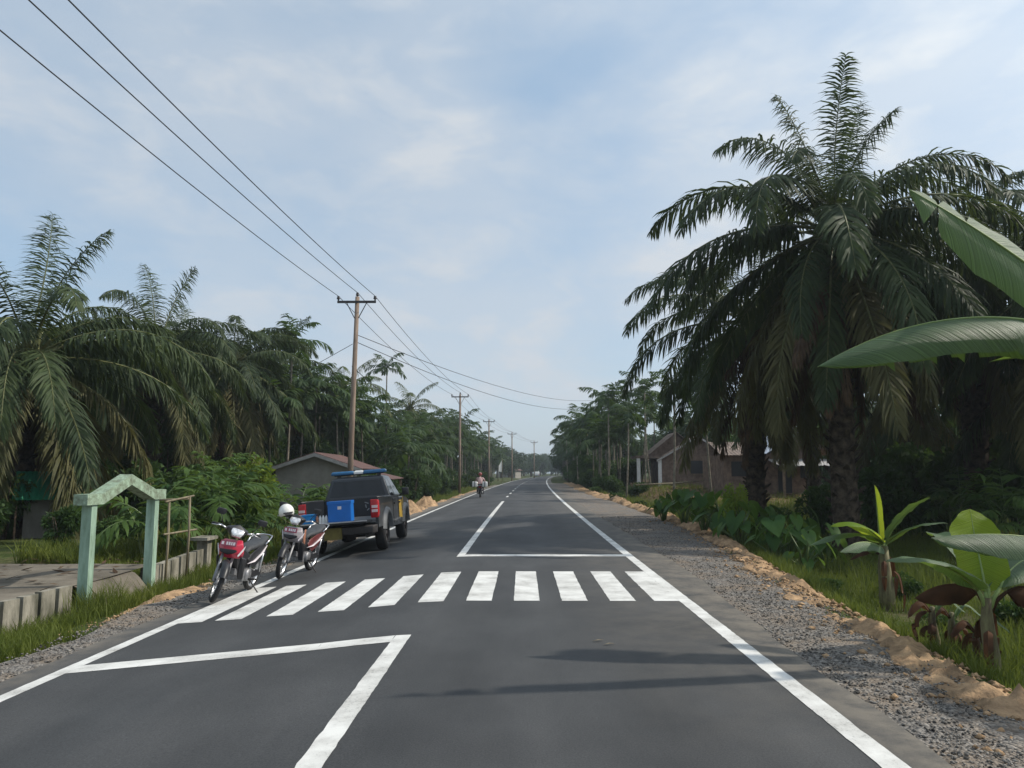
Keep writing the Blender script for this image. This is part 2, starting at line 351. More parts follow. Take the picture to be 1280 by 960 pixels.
def asphalt_material():
    m, t = newmat('asphalt'); L = t.links.new
    b = N(t, 'ShaderNodeBsdfPrincipled'); o = N(t, 'ShaderNodeOutputMaterial'); b.inputs['Roughness'].default_value = 0.78; b.inputs['Specular IOR Level'].default_value = 0.35
    g = N(t, 'ShaderNodeNewGeometry')
    mp = N(t, 'ShaderNodeMapping'); mp.inputs['Scale'].default_value = (1.0, 0.22, 1); L(g.outputs['Position'], mp.inputs[0])
    n1 = N(t, 'ShaderNodeTexNoise'); n1.inputs['Scale'].default_value = 1.3; n1.inputs['Detail'].default_value = 7; n1.inputs['Roughness'].default_value = 0.6; L(mp.outputs[0], n1.inputs['Vector'])
    n2 = N(t, 'ShaderNodeTexNoise'); n2.inputs['Scale'].default_value = 75; n2.inputs['Detail'].default_value = 6; n2.inputs['Roughness'].default_value = 0.75; L(g.outputs['Position'], n2.inputs['Vector'])
    r1 = N(t, 'ShaderNodeValToRGB'); r1.color_ramp.elements[0].position = 0.3; r1.color_ramp.elements[0].color = (0.037, 0.039, 0.041, 1); r1.color_ramp.elements[1].position = 0.72; r1.color_ramp.elements[1].color = (0.062, 0.063, 0.064, 1)
    L(n1.outputs['Fac'], r1.inputs['Fac'])
    r2 = N(t, 'ShaderNodeValToRGB'); r2.color_ramp.elements[0].position = 0.3; r2.color_ramp.elements[0].color = (0.35,)*3+(1,); r2.color_ramp.elements[1].position = 0.72; r2.color_ramp.elements[1].color = (1.7,)*3+(1,)
    L(n2.outputs['Fac'], r2.inputs['Fac'])
    mx = N(t, 'ShaderNodeMix', data_type='RGBA', blend_type='MULTIPLY'); mx.inputs['Factor'].default_value = 0.75; L(r1.outputs['Color'], mx.inputs['A']); L(r2.outputs['Color'], mx.inputs['B'])
    # worn wheel paths along the lanes and broad stains
    sx = N(t, 'ShaderNodeSeparateXYZ'); L(g.outputs['Position'], sx.inputs[0])
    wv = N(t, 'ShaderNodeMath', operation='SINE'); wm = N(t, 'ShaderNodeMath', operation='MULTIPLY_ADD'); wm.inputs[1].default_value = 3.9; wm.inputs[2].default_value = 0.6; L(sx.outputs['X'], wm.inputs[0]); L(wm.outputs[0], wv.inputs[0])
    n6 = N(t, 'ShaderNodeTexNoise'); n6.inputs['Scale'].default_value = 0.45; n6.inputs['Detail'].default_value = 5; n6.inputs['Roughness'].default_value = 0.6; L(g.outputs['Position'], n6.inputs['Vector'])
    wq = N(t, 'ShaderNodeMath', operation='MULTIPLY_ADD'); wq.inputs[1].default_value = 0.07; wq.inputs[2].default_value = 0.0; L(wv.outputs[0], wq.inputs[0])
    w2 = N(t, 'ShaderNodeMath', operation='MULTIPLY_ADD'); w2.inputs[1].default_value = 1.15; L(n6.outputs['Fac'], w2.inputs[0]); L(wq.outputs[0], w2.inputs[2])
    w3 = N(t, 'ShaderNodeMath', operation='ADD'); w3.inputs[1].default_value = 0.42; L(w2.outputs[0], w3.inputs[0])
    m6 = N(t, 'ShaderNodeMix', data_type='RGBA', blend_type='MULTIPLY'); m6.inputs['Factor'].default_value = 1.0; L(mx.outputs['Result'], m6.inputs['A']); L(w3.outputs[0], m6.inputs['B'])
    mx = m6
    at_ = N(t, 'ShaderNodeVertexColor'); at_.layer_name = 'zone'
    n3 = N(t, 'ShaderNodeTexNoise'); n3.inputs['Scale'].default_value = 2.5; n3.inputs['Detail'].default_value = 8; n3.inputs['Roughness'].default_value = 0.7; L(g.outputs['Position'], n3.inputs['Vector'])
    mul = N(t, 'ShaderNodeMath', operation='MULTIPLY'); L(at_.outputs['Color'], mul.inputs[0])
    r3 = N(t, 'ShaderNodeMapRange'); r3.inputs['From Min'].default_value = 0.3; r3.inputs['From Max'].default_value = 0.6; L(n3.outputs['Fac'], r3.inputs['Value']); L(r3.outputs[0], mul.inputs[1])
    mz = N(t, 'ShaderNodeMix', data_type='RGBA'); mz.inputs['B'].default_value = (0.20, 0.175, 0.14, 1); L(mul.outputs[0], mz.inputs['Factor']); L(mx.outputs['Result'], mz.inputs['A'])
    bp = N(t, 'ShaderNodeBump'); bp.inputs['Strength'].default_value = 0.35; bp.inputs['Distance'].default_value = 0.01; L(n2.outputs['Fac'], bp.inputs['Height']); L(bp.outputs[0], b.inputs['Normal'])
    L(mz.outputs['Result'], b.inputs['Base Color']); L(b.outputs[0], o.inputs['Surface'])
    return m
def road_right(y): return 2.42 + 0.40 * ss(3, 16, y)
ROAD_US = [-4.72, -4.55, -4.3, -4.0, -3.6, -3.2, -2.6, -2.0, -1.6, -1.2, -0.9, -0.5, 0, 0.6, 1.2, 1.8, 2.02, 2.2]
def road_umap(u, y):
    if u > 2.19: return 2.2
    if u < -4.7: return u + 0.10 * noise.noise((y * 0.9, 2.2, 0)) + 0.04 * noise.noise((y * 4, 1.2, 0))
    return u
RY = frange(-20, 60, 0.5) + frange(60, 200, 3) + frange(200, 620, 8)
ROAD_US2 = ROAD_US + [2.35, 9.0]
def road_umap2(u, y):
    if u == 9.0: return road_right(y) + 0.07 * noise.noise((y * 0.8, 5.2, 0)) + 0.04 * noise.noise((y * 3.7, 4.2, 0))
    return road_umap(u, y)
road = sheet('road', ROAD_US2, RY, lambda u, y: zr(u) - (0.012 if u > 2.5 else 0), asphalt_material(), umap=road_umap2,
             attr=lambda u, y: max(0.9 * ss(2.05, 2.3, u), 0.30 * ss(0.2, 2.0, u) * ss(3, 9, y), 0.7 * ss(-4.3, -4.7, u)))

def paint_material():
    m, t = newmat('road_paint'); L = t.links.new
    b = N(t, 'ShaderNodeBsdfPrincipled'); o = N(t, 'ShaderNodeOutputMaterial'); b.inputs['Roughness'].default_value = 0.65; b.inputs['Specular IOR Level'].default_value = 0.3
    g = N(t, 'ShaderNodeNewGeometry')
    def nzz(sc, d, r):
        n = N(t, 'ShaderNodeTexNoise'); n.inputs['Scale'].default_value = sc; n.inputs['Detail'].default_value = d; n.inputs['Roughness'].default_value = r; L(g.outputs['Position'], n.inputs['Vector']); return n
    n1, n2, n3 = nzz(2.2, 8, .65), nzz(45, 5, .75), nzz(160, 2, .6)
    r1 = N(t, 'ShaderNodeValToRGB'); e = r1.color_ramp.elements; e[0].position = .32; e[0].color = (.45, .44, .41, 1); e[1].position = .62; e[1].color = (.74, .735, .70, 1); L(n1.outputs['Fac'], r1.inputs['Fac'])
    a1 = N(t, 'ShaderNodeMath', operation='MULTIPLY_ADD'); a1.inputs[1].default_value = .55; L(n1.outputs['Fac'], a1.inputs[0]); L(n2.outputs['Fac'], a1.inputs[2])
    mr = N(t, 'ShaderNodeMapRange'); mr.inputs['From Min'].default_value = .57; mr.inputs['From Max'].default_value = .69; mr.inputs['To Min'].default_value = .65; mr.inputs['To Max'].default_value = 0; L(a1.outputs[0], mr.inputs['Value'])
    mx = N(t, 'ShaderNodeMix', data_type='RGBA'); mx.inputs['B'].default_value = (.13, .128, .122, 1); L(mr.outputs[0], mx.inputs['Factor']); L(r1.outputs['Color'], mx.inputs['A'])
    bp = N(t, 'ShaderNodeBump'); bp.inputs['Strength'].default_value = .4; bp.inputs['Distance'].default_value = .008; L(n3.outputs['Fac'], bp.inputs['Height']); L(bp.outputs[0], b.inputs['Normal'])
    L(mx.outputs['Result'], b.inputs['Base Color']); L(b.outputs[0], o.inputs['Surface']); return m
M_PAINT = paint_material()
def strip_poly(name, quads, dz=0.004):
    """painted marking made of quads given as (u,y) corners, draped on the road"""
    mb = MB()
    jit = lambda u, y, k: 0.007 * noise.noise((u * 9 + k, y * 9, k)) + 0.005 * noise.noise((u * 31, y * 31 + k, k))
    for q in quads:                             # subdivided so that the sprayed edge wanders a little
        (a, b, c, d) = [Vector(p) for p in q]; ln = (d - a).length; n = max(1, min(40, int(ln / 0.08))) if a.y < 30 else 1
        vs = []
        for i in range(n + 1):
            f_ = i / n; l_, r_ = a.lerp(d, f_), b.lerp(c, f_)
            w_ = (r_ - l_).normalized(); l_ = l_ + w_ * jit(l_.x, l_.y, 1.0); r_ = r_ + w_ * jit(r_.x, r_.y, 5.0)
            vs += [(l_.x + cx(l_.y), l_.y, zr(l_.x) + dz), (r_.x + cx(r_.y), r_.y, zr(r_.x) + dz)]
        mb.add(vs, [(2*i, 2*i+1, 2*i+3, 2*i+2) for i in range(n)])
    return mb.build(name, M_PAINT, road)
def long_line(name, u, y0, y1, wdt, step):
    q = []; y = y0
    while y < y1 - 1e-6:
        yb = min(y1, y + step(y)); q.append(((u-wdt/2, y), (u+wdt/2, y), (u+wdt/2, yb), (u-wdt/2, yb))); y = yb
    return strip_poly(name, q)
st = lambda y: 2.0 if y < 80 else 6.0
long_line('edge_line', -4.30, -15, 420, 0.15, st)
long_line('edge_line', 2.10, -15, 420, 0.16, st)
long_line('centre_line', -1.20, -15, 8.05, 0.16, st)
long_line('centre_line', -1.20, 15.25, 43, 0.15, st)
y = 50.0
while y < 210:
    long_line('centre_dash', -1.20, y, y + 2.2, 0.14, st); y += 7.5
# stop lines
br = [-1.28, -1.6, -2.0, -2.6, -3.2, -3.6, -4.0, -4.225]; fy_ = lambda u: 8.05 - 0.42 * (-1.28 - u) / 2.945
strip_poly('stop_line', [((a, fy_(a) - 0.30), (b, fy_(b) - 0.30), (b, fy_(b)), (a, fy_(a))) for a, b in zip(br[:-1], br[1:])])
br = [-1.123, -0.9, -0.5, 0, 0.6, 1.2, 1.8, 2.018]
strip_poly('stop_line', [((a, 15.25), (b, 15.25), (b, 15.60), (a, 15.60)) for a, b in zip(br[:-1], br[1:])])
for k in range(-7, 4):                          # zebra bars
    uc = 0.07 + 0.615 * k; hw = 0.165
    sh = -0.40 * ss(-0.5, -4.2, uc)
    a, b = uc - hw, uc + hw
    dz = 0.004
    if k == 3: a, b = 1.70, 2.02
    if k == -7: a, b = -4.222, -3.93
    strip_poly('zebra_bar', [((a, 10.08 + sh), (b, 10.08 + sh), (b, 11.5 + sh), (a, 11.5 + sh)), ((a, 11.5 + sh), (b, 11.5 + sh), (b, 12.98 + sh), (a, 12.98 + sh))])

def gravel_material():
    m, t = newmat('gravel'); L = t.links.new
    b = N(t, 'ShaderNodeBsdfPrincipled'); o = N(t, 'ShaderNodeOutputMaterial'); b.inputs['Roughness'].default_value = 0.9; b.inputs['Specular IOR Level'].default_value = 0.2
    g = N(t, 'ShaderNodeNewGeometry')
    v = N(t, 'ShaderNodeTexVoronoi'); v.inputs['Scale'].default_value = 42; L(g.outputs['Position'], v.inputs['Vector'])
    r = N(t, 'ShaderNodeValToRGB'); e = r.color_ramp.elements; e[0].position = 0.1; e[0].color = (0.055, 0.054, 0.053, 1); e[1].position = 0.95; e[1].color = (0.31, 0.285, 0.255, 1)
    L(v.outputs['Color'], r.inputs['Fac'])
    n1 = N(t, 'ShaderNodeTexNoise'); n1.inputs['Scale'].default_value = 1.6; n1.inputs['Detail'].default_value = 9; n1.inputs['Roughness'].default_value = 0.7; L(g.outputs['Position'], n1.inputs['Vector'])
    mr = N(t, 'ShaderNodeMapRange'); mr.inputs['From Min'].default_value = 0.44; mr.inputs['From Max'].default_value = 0.64; mr.inputs['To Max'].default_value = 0.6; L(n1.outputs['Fac'], mr.inputs['Value'])
    mx = N(t, 'ShaderNodeMix', data_type='RGBA'); mx.inputs['B'].default_value = (0.26, 0.19, 0.125, 1); L(mr.outputs[0], mx.inputs['Factor']); L(r.outputs['Color'], mx.inputs['A'])
    bp = N(t, 'ShaderNodeBump'); bp.inputs['Strength'].default_value = 0.9; bp.inputs['Distance'].default_value = 0.02; bp.invert = True; L(v.outputs['Distance'], bp.inputs['Height']); L(bp.outputs[0], b.inputs['Normal'])
    L(mx.outputs['Result'], b.inputs['Base Color']); L(b.outputs[0], o.inputs['Surface'])
    return m
M_GRAV = gravel_material()
SY = frange(-12, 40, 0.25) + frange(40, 110, 1.5)
def shl_umap(u, y):
    if u == 0: return -5.25 + 0.28 * noise.noise((y * 0.5, 7.0, 0)) + 0.15 * noise.noise((y * 2.1, 7.0, 0))
    return u
sheet('gravel_shoulder_left', [0, -5.0, -4.85, -4.6], SY, lambda u, y: (-0.268 if u < -4.9 else -0.262) + 0.02 * noise.noise((u*2, y*2, 0)) if u < -4.65 else zr(u) - 0.03, M_GRAV, umap=shl_umap)
RU = [0.0, 0.1, 0.25, 0.4, 0.55, 0.7, 0.85, 1.0]
def shr_umap(f, y): return 2.38 + (ridge(y) + 0.12 - 2.38) * f
sheet('gravel_shoulder_right', RU, SY, lambda u, y: -0.028 - 0.012 * max(0, u - 2.5) + 0.03 * noise.noise((u*1.7, y*1.2, 0)) * ss(2.6, 3.2, u) - 0.06 * ss(ridge(y)-0.05, ridge(y) + 0.12, u), M_GRAV, umap=shr_umap)

# loose stones lying on the shoulders (too many to count)
def stones(name, label, n, pick, smin, smax, m, seed):
    rng = np.random.default_rng(seed)
    base = np.array([(1,0,0),(-1,0,0),(0,1,0),(0,-1,0),(0,0,1),(0,0,-1)], float)
    fc = np.array([(0,2,4),(2,1,4),(1,3,4),(3,0,4),(2,0,5),(1,2,5),(3,1,5),(0,3,5)])
    V, F = [], []
    for i in range(n):
        x, y, z = pick(rng)
        s = rng.uniform(smin, smax) * (0.7 + 0.6 * rng.random())
        a = rng.uniform(0, 6.28); ca, sa = math.cos(a), math.sin(a)
        b = base * s * rng.uniform(0.6, 1.25, (6, 1)) * np.array([1, 0.8, 0.55])
        b += rng.normal(0, 0.12 * s, (6, 3))
        bx = b[:, 0] * ca - b[:, 1] * sa; by = b[:, 0] * sa + b[:, 1] * ca
        V.append(np.stack([bx + x, by + y, b[:, 2] + z + 0.2 * s], 1)); F.append(fc + 6 * i)
    me = np_mesh(name, np.concatenate(V), np.concatenate(F), m, 3)
    o = meshobj(name, me); return tag(o, label, kind='stuff')
M_STONE = mat('stone', (0.20, 0.185, 0.165), 0.9, var=0.7, scale=9, spec=0.2)
def pick_r(rng):
    y = 3.5 + 26 * rng.random() ** 1.7; u = rng.uniform(road_right(y) - 0.02, ridge(y) + 0.15)
    if rng.random() < 0.06: u = road_right(y) - 0.25 * rng.random()
    return u + cx(y), y, -0.03 - 0.012 * (u - 2.5) + 0.006
def pick_l(rng):
    y = 5 + 20 * rng.random() ** 1.5; u = -4.68 - 0.65 * rng.random() ** 1.2
    return u + cx(y), y, -0.262
stones('loose_stones', 'loose grey stones on the right gravel shoulder', 16000, pick_r, 0.005, 0.019, M_STONE, 1)
stones('loose_stones', 'loose grey stones on the left gravel shoulder', 3500, pick_l, 0.008, 0.022, M_STONE, 2)

# sand banks
M_SAND = mat('sand', (0.43, 0.285, 0.165), 0.95, var=0.22, scale=3.5, bump=0.9, bscale=26, spec=0.1, col2=(0.17, 0.115, 0.07))
def bank(name, y0, y1, uc, hw, hgt, step, seed):
    vs, fs = [], []; K = 13; ys_ = frange(y0, y1, step)
    for y in ys_:
        e = ss(y0, y0 + 1.5, y) * (1 - ss(y1 - 2, y1, y))
        c = uc(y) + 0.16 * noise.noise((y * 0.7, seed, 0)) + 0.07 * noise.noise((y * 2.3, seed, 0)); wd = hw * (0.85 + 0.75 * noise.noise((y * 0.55, seed + 3, 0)) + 0.25 * noise.noise((y * 2.6, seed + 3, 0)))
        for k in range(K):
            t = -1 + 2 * k / (K - 1); u = c + wd * t
            prof = max(0, math.cos(t * math.pi / 2)) ** 0.8
            h = hgt * e * prof * (0.55 + 1.5 * noise.noise((y * 0.45, u * 0.6, seed)) + 0.6 * noise.noise((y * 2.7, u * 4, seed)) + 0.5 * noise.noise((y * 6.5, u * 9, seed)) + 0.3 * noise.noise((y * 15, u * 18, seed)))
            g = gz(u + cx(y), y)
            if 0 < u < ridge(y): g = max(g, -0.05)
            vs.append((u + cx(y), y, g + h - 0.02 - (0.06 if k in (0, K-1) else 0)))
    for j in range(len(ys_)-1):
        for i in range(K-1):
            a = j*K+i; fs.append((a, a+1, a+1+K, a+K))
    me = np_mesh(name, vs, fs, M_SAND, 4); me.polygons.foreach_set('use_smooth', [True]*len(fs))
    return tag(meshobj(name, me), kind='structure')
bank('sand_bank_right', 2.0, 48, lambda y: ridge(y) + 0.20, 0.50, 0.19, 0.07, 1)
bank('sand_bank_right', 46, 110, lambda y: ridge(y) + 0.1, 0.9, 0.20, 0.4, 2)
bank('sand_bank_left', 9.6, 26, lambda y: -5.55 - 0.12 * ss(9, 13, y), 0.40, 0.10, 0.12, 5)
bank('sand_bank_left', 29, 46, lambda y: -5.55, 0.75, 0.42, 0.25, 8)
bank('sand_bank_left', 44, 90, lambda y: -5.3, 0.5, 0.12, 0.4, 9)
def pick_cl(rng):
    y = 3 + 24*rng.random()**1.4; u = ridge(y) + rng.normal(.12, .33); return u + cx(y), y, max(gz(u + cx(y), y), -.06 if u < ridge(y) else -9) + .03*rng.random()
stones('sand_clods', 'clods of sandy soil crumbled along the right sand bank', 2600, pick_cl, 0.012, 0.05, M_SAND, 6)
def pick_cl2(rng):
    y = 9.5 + 15*rng.random(); u = -5.5 + rng.normal(0, .2); return u + cx(y), y, gz(u + cx(y), y) + .02*rng.random()
stones('sand_clods', 'clods of sandy soil crumbled along the left sand bank', 600, pick_cl2, 0.01, 0.035, M_SAND, 7)
# yard behind the low wall
M_YARD = mat('yard_earth', (0.17, 0.15, 0.12), 0.95, var=0.3, scale=0.9, bump=0.4, bscale=12, spec=0.1)
yb = MB()
ycs = frange(3, 15.3, 0.6); xcs = frange(-26, -6.68, 0.7) + [-6.68]
for j, yy in enumerate(ycs):
    for i, xx in enumerate(xcs):
        e = 0.35 * noise.noise((xx * 0.5, 4.1, 0)) if j == len(ycs) - 1 else 0
        yb.v.append((xx, yy + e, -0.05 + 0.02 * noise.noise((xx, yy, 0)) - (0.16 if j == len(ycs) - 1 else 0)))
nx = len(xcs)
for j in range(len(ycs)-1):
    for i in range(nx-1):
        a = j*nx+i; yb.f.append((a, a+1, a+1+nx, a+nx)); yb.mi.append(0); yb.sm.append(True)
tag(yb.build('yard', M_YARD), kind='structure')

gp = MB()
for j in range(9):
    yy = 11.72 + j*0.22
    for i in range(9):
        f_ = i/8; xx = -6.75 + 0.75*f_
        gp.v.append((xx, yy, -0.058 - 0.50*ss(0.0, .8, f_) + 0.02*noise.noise((xx*2, yy*2, 0))))
for j in range(8):
    for i in range(8):
        a = j*9+i; gp.f.append((a, a+1, a+10, a+9)); gp.mi.append(0); gp.sm.append(True)
tag(gp.build('gate_path', M_YARD), kind='structure')

# ================================================================== GATE, LOW WALL, FRAME
M_CONC = mat('weathered_concrete', (0.27, 0.25, 0.205), 0.92, var=0.3, scale=4, col2=(0.09, 0.088, 0.065), bump=0.4, bscale=30, spec=0.15, stretch=(1, 1, 0.35))
M_GREEN = mat('faded_green_paint', (0.36, 0.50, 0.40), 0.85, var=0.15, scale=3.5, col2=(0.17, 0.25, 0.18), bump=0.35, bscale=25, spec=0.2, stretch=(1.5, 1.5, 0.3))
M_GREENT = mat('mossy_green_paint', (0.28, 0.38, 0.28), 0.9, var=0.2, scale=9, col2=(0.15, 0.17, 0.12), bump=0.5, bscale=25, spec=0.15)
WX = -6.58
def wall_run(label, y0, y1, zt0, zt1, zb):
    t = thing('low_wall', label, 'wall', (WX, (y0+y1)/2, zb))
    n = max(1, round((y1-y0)/0.40)); dy = (y1-y0)/n
    k = MB(); k.prism([(y0, zb - 0.15), (y1, zb - 0.15), (y1, zt1 - 0.035), (y0, zt0 - 0.035)], WX - 0.16, WX - 0.05, plane='YZ')
    o = k.build('backing', M_CONC, t); o.location = -t.location
    for i in range(n):
        a = y0 + i*dy + 0.035; b = y0 + (i+1)*dy - 0.035
        za = zt0 + (zt1-zt0)*(a-y0)/(y1-y0) + random.uniform(-.02, .012); zb_ = zt0 + (zt1-zt0)*(b-y0)/(y1-y0) + random.uniform(-.02, .012)
        p = MB(); e = random.uniform(-.008, .008)
        p.prism([(a, zb - 0.2), (b, zb - 0.2), (b, zb_), (a, za)], WX - 0.05, WX + 0.05 + e, plane='YZ')
        o = p.build('panel', M_CONC, t); o.location = -t.location
    return t
wall_run('low weathered concrete wall with dark slots left of the green gate', 5.2, 11.42, 0.03, 0.0, -0.45)
wl = wall_run('low weathered concrete wall with dark slots right of the green gate', 13.85, 16.1, -0.03, 0.06, -0.45)
p = MB(); p.box((WX-0.11, 16.10, -0.6), (WX+0.11, 16.32, 0.24)); o = p.build('end_post', M_CONC, wl); o.location = -wl.location
p = MB(); p.box((WX-0.16, 15.85, 0.24), (WX+0.2, 16.42, 0.30)); o = p.build('end_cap', M_CONC, wl); o.location = -wl.location

gx = -6.46
g = thing('gateway', 'faded green concrete gateway with peaked lintel on two posts', 'gate', (gx, 12.6, -0.4))
def part(mb, name, m, root):
    o = mb.build(name, m, root); o.location = -root.location; return o
for (ya, zb) in ((11.52, -0.55), (13.52, -0.62)):
    mb = MB(); mb.box((gx-0.075, ya, zb), (gx+0.075, ya+0.15, 1.16)); part(mb, 'post', M_GREEN, g)
lint = [(11.34, 1.15), (11.80, 1.15), (12.62, 1.43), (13.46, 1.16), (13.86, 1.16), (13.86, 1.33), (13.50, 1.33), (12.62, 1.60), (11.76, 1.31), (11.34, 1.31)]
mb = MB(); mb.prism(lint, gx-0.105, gx+0.105, plane='YZ'); part(mb, 'lintel', M_GREENT, g)

M_BAMB = mat('bamboo', (0.23, 0.19, 0.12), 0.7, var=0.3, scale=6, stretch=(1, 1, 0.3))
f = thing('stick_frame', 'thin frame of lashed sticks beside the low wall', 'frame', (-6.45, 14.6, -0.4))
for (x_, y_, zt) in ((-6.42, 14.12, 1.12), (-6.42, 15.0, 1.18), (-6.95, 14.8, 1.16)):
    mb = MB(); mb.tube([(x_, y_, -0.5), (x_ + 0.02, y_ + 0.01, 0.4), (x_, y_ + 0.02, zt)], 0.022, 6); part(mb, 'stick', M_BAMB, f)
for (a, b) in (((-6.40, 13.95, 1.10), (-6.44, 15.25, 1.17)), ((-6.40, 13.95, 0.52), (-6.44, 15.45, 0.50)), ((-6.42, 14.98, 1.12), (-7.0, 14.8, 1.1))):
    mb = MB(); mb.tube([a, b], 0.02, 6); part(mb, 'crossbar', M_BAMB, f)
# ================================================================== HOUSES
M_PLAST = mat('grey_plaster', (0.30, 0.28, 0.25), 0.9, var=0.15, scale=1.2, spec=0.15)
M_RROOF = mat('maroon_roof', (0.125, 0.068, 0.058), 0.75, var=0.3, scale=2)
M_FASC = mat('pale_fascia', (0.42, 0.40, 0.38), 0.7)
M_BRICK = mat('raw_brick', (0.20, 0.142, 0.108), 0.92, var=0.3, scale=2.5, spec=0.1, bump=0.3, bscale=20)
M_TROOF = mat('brown_tile_roof', (0.20, 0.15, 0.12), 0.85, var=0.3, scale=3)
M_MROOF = mat('pale_metal_roof', (0.50, 0.54, 0.60), 0.5, var=0.1, scale=2)
M_WHITE = mat('white_paint', (0.75, 0.75, 0.73), 0.6, var=0.08)
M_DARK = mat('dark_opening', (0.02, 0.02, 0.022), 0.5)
M_WOODT = mat('timber', (0.20, 0.14, 0.09), 0.85, var=0.3, scale=5)
M_GSHEET = mat('green_metal_roof', (0.02, 0.20, 0.11), 0.5, var=0.15)
def corrug(mb, p00, p10, p11, p01, n, amp, thick=0.03):
    """corrugated sheet between four corners: p00->p10 along the ridge, p00->p01 down the slope"""
    p00, p10, p11, p01 = map(Vector, (p00, p10, p11, p01))
    nrm = (p10-p00).cross(p01-p00).normalized()
    if nrm.z < 0: nrm = -nrm
    vs, fs = [], []
    for i in range(n+1):
        t = i/n; o_ = nrm * (amp if i % 2 else 0)
        a = p00.lerp(p10, t) + o_; b = p01.lerp(p11, t) + o_
        vs += [a, b, a - nrm*thick, b - nrm*thick]
    for i in range(n):
        k = 4*i
        fs += [(k, k+4, k+5, k+1), (k+2, k+3, k+7, k+6), (k, k+2, k+6, k+4), (k+1, k+5, k+7, k+3)]
    fs += [(0, 1, 3, 2), (4*n, 4*n+2, 4*n+3, 4*n+1)]
    mb.add(vs, fs)
def gable_house(name, label, loc, rz, wdt, dep, eave, rise, over, wallm, roofm, openings, group=None, fascia=M_FASC):
    """gable front faces local -Y; openings = list of (x0,x1,z0,z1,kind) on the front"""
    t = thing(name, label, 'house', loc, rz, group)
    h = wdt/2
    mb = MB()
    mb.prism([(-h, -0.6), (h, -0.6), (h, eave), (0, eave+rise), (-h, eave)], 0, dep); mb.build('wall', wallm, t)
    sl = rise/h
    for s in (-1, 1):
        mb = MB(); e = h + over; ze = eave - sl*over + 0.06
        corrug(mb, (0, -over, eave+rise+0.06), (0, dep+over, eave+rise+0.06), (s*e, dep+over, ze), (s*e, -over, ze), 40, 0.025)
        mb.build('roof_slope', roofm, t)
        mb = MB(); mb.prism([(0, eave+rise+0.03), (s*e, ze-0.03), (s*e, ze-0.2), (0, eave+rise-0.14)], -over-0.03, -over+0.0); mb.build('barge_board', fascia, t)
    for (x0, x1, z0, z1, k) in openings:
        mb = MB(); mb.box((x0, -0.03, z0), (x1, 0.03, z1))
        wn = mb.build(k, M_DARK if k == 'window' else M_WOODT, t)
        mb = MB()
        mb.box((x0-.06, -.06, z0-.06), (x0, -.005, z1+.06)); mb.box((x1, -.06, z0-.06), (x1+.06, -.005, z1+.06)); mb.box((x0, -.06, z1), (x1, -.005, z1+.06)); mb.box((x0-.1, -.09, z0-.12), (x1+.1, -.005, z0-.06))
        mb.build('frame', M_WOODT, wn)
    return t
# left house with maroon roof behind the pickup
p0 = at(393, 640, 38)
hl = gable_house('house', 'grey plastered house with maroon roof behind the parked pickup', (p0.x, 38, -0.2), 0.06, 3.9, 7, 2.05, 0.66, 0.4, M_PLAST, M_RROOF, [])
mb = MB(); corrug(mb, (2.0, 0.8, 1.85), (2.0, 7, 1.85), (3.7, 7, 1.45), (3.7, 0.8, 1.45), 30, 0.025); mb.build('porch_roof', M_RROOF, hl)
for yy in (1.0, 6.8):
    mb = MB(); mb.box((3.45, yy, -0.3), (3.57, yy+0.12, 1.48)); mb.build('porch_post', M_WOODT, hl)
# right: brick house with double gable
zb1 = 0.55
h1 = gable_house('house', 'unfinished brick house with double gable and white porch columns on the right', (at(872, 590, 66).x, 66, zb1), -0.05, 6.0, 8, 2.3, 1.75, 0.5, M_BRICK, M_TROOF, [(-0.6, 0.6, 0.9, 2.0, 'window')])
mb = MB(); mb.prism([(-4.2, 2.3), (0.6, 2.3), (-1.6, 4.4)], 1.2, 6); mb.build('rear_gable', M_BRICK, h1)
for s in (0, 1):
    mb = MB(); e = (-4.7, 1.95) if s == 0 else (1.5, 2.0)
    corrug(mb, (-1.6, 0.7, 4.5), (-1.6, 6.4, 4.5), (e[0], 6.4, e[1]), (e[0], 0.7, e[1]), 30, 0.025); mb.build('rear_roof_slope', M_TROOF, h1)
mb = MB(); mb.box((-5.2, -0.4, 2.2), (-2.95, 5, 2.42)); mb.build('porch_slab', M_TROOF, h1)
for xx in (-5.0, -3.2):
    mb = MB(); mb.box((xx - .14, -0.3, -0.3), (xx + .14, 0.0, 2.2)); mb.build('porch_column', M_WHITE, h1)
# right: second house with pale metal roof, seen from the side
xh = at(905, 590, 52).x
h2 = thing('house', 'brick house with pale metal roof and timber porch behind the oil palm trunk', 'house', (xh, 52, 0.4))
mb = MB(); mb.box((0, 0, -0.5), (6.2, 6, 2.35)); mb.prism([(3.0, 2.35), (6.2, 2.35), (4.9, 3.7)], 0.05, 5.9); mb.build('wall', M_BRICK, h2)
mb = MB(); corrug(mb, (4.9, -0.9, 3.85), (4.9, 6.5, 3.85), (2.3, 6.5, 2.25), (2.3, -0.9, 2.25), 34, 0.03); mb.build('roof_slope', M_MROOF, h2)
mb = MB(); corrug(mb, (4.9, -0.9, 3.85), (4.9, 6.5, 3.85), (7.3, 6.5, 2.35), (7.3, -0.9, 2.35), 34, 0.03); mb.build('roof_slope', M_TROOF, h2)
mb = MB(); corrug(mb, (-0.3, 3, 3.3), (2.6, 3, 3.3), (2.6, -0.6, 2.3), (-0.3, -0.6, 2.3), 24, 0.03); mb.build('side_roof', M_TROOF, h2)
mb = MB(); corrug(mb, (2.9, 0, 2.05), (6.9, 0, 2.05), (6.9, -2.6, 1.6), (2.9, -2.6, 1.6), 26, 0.03); mb.build('porch_roof', M_FASC, h2)
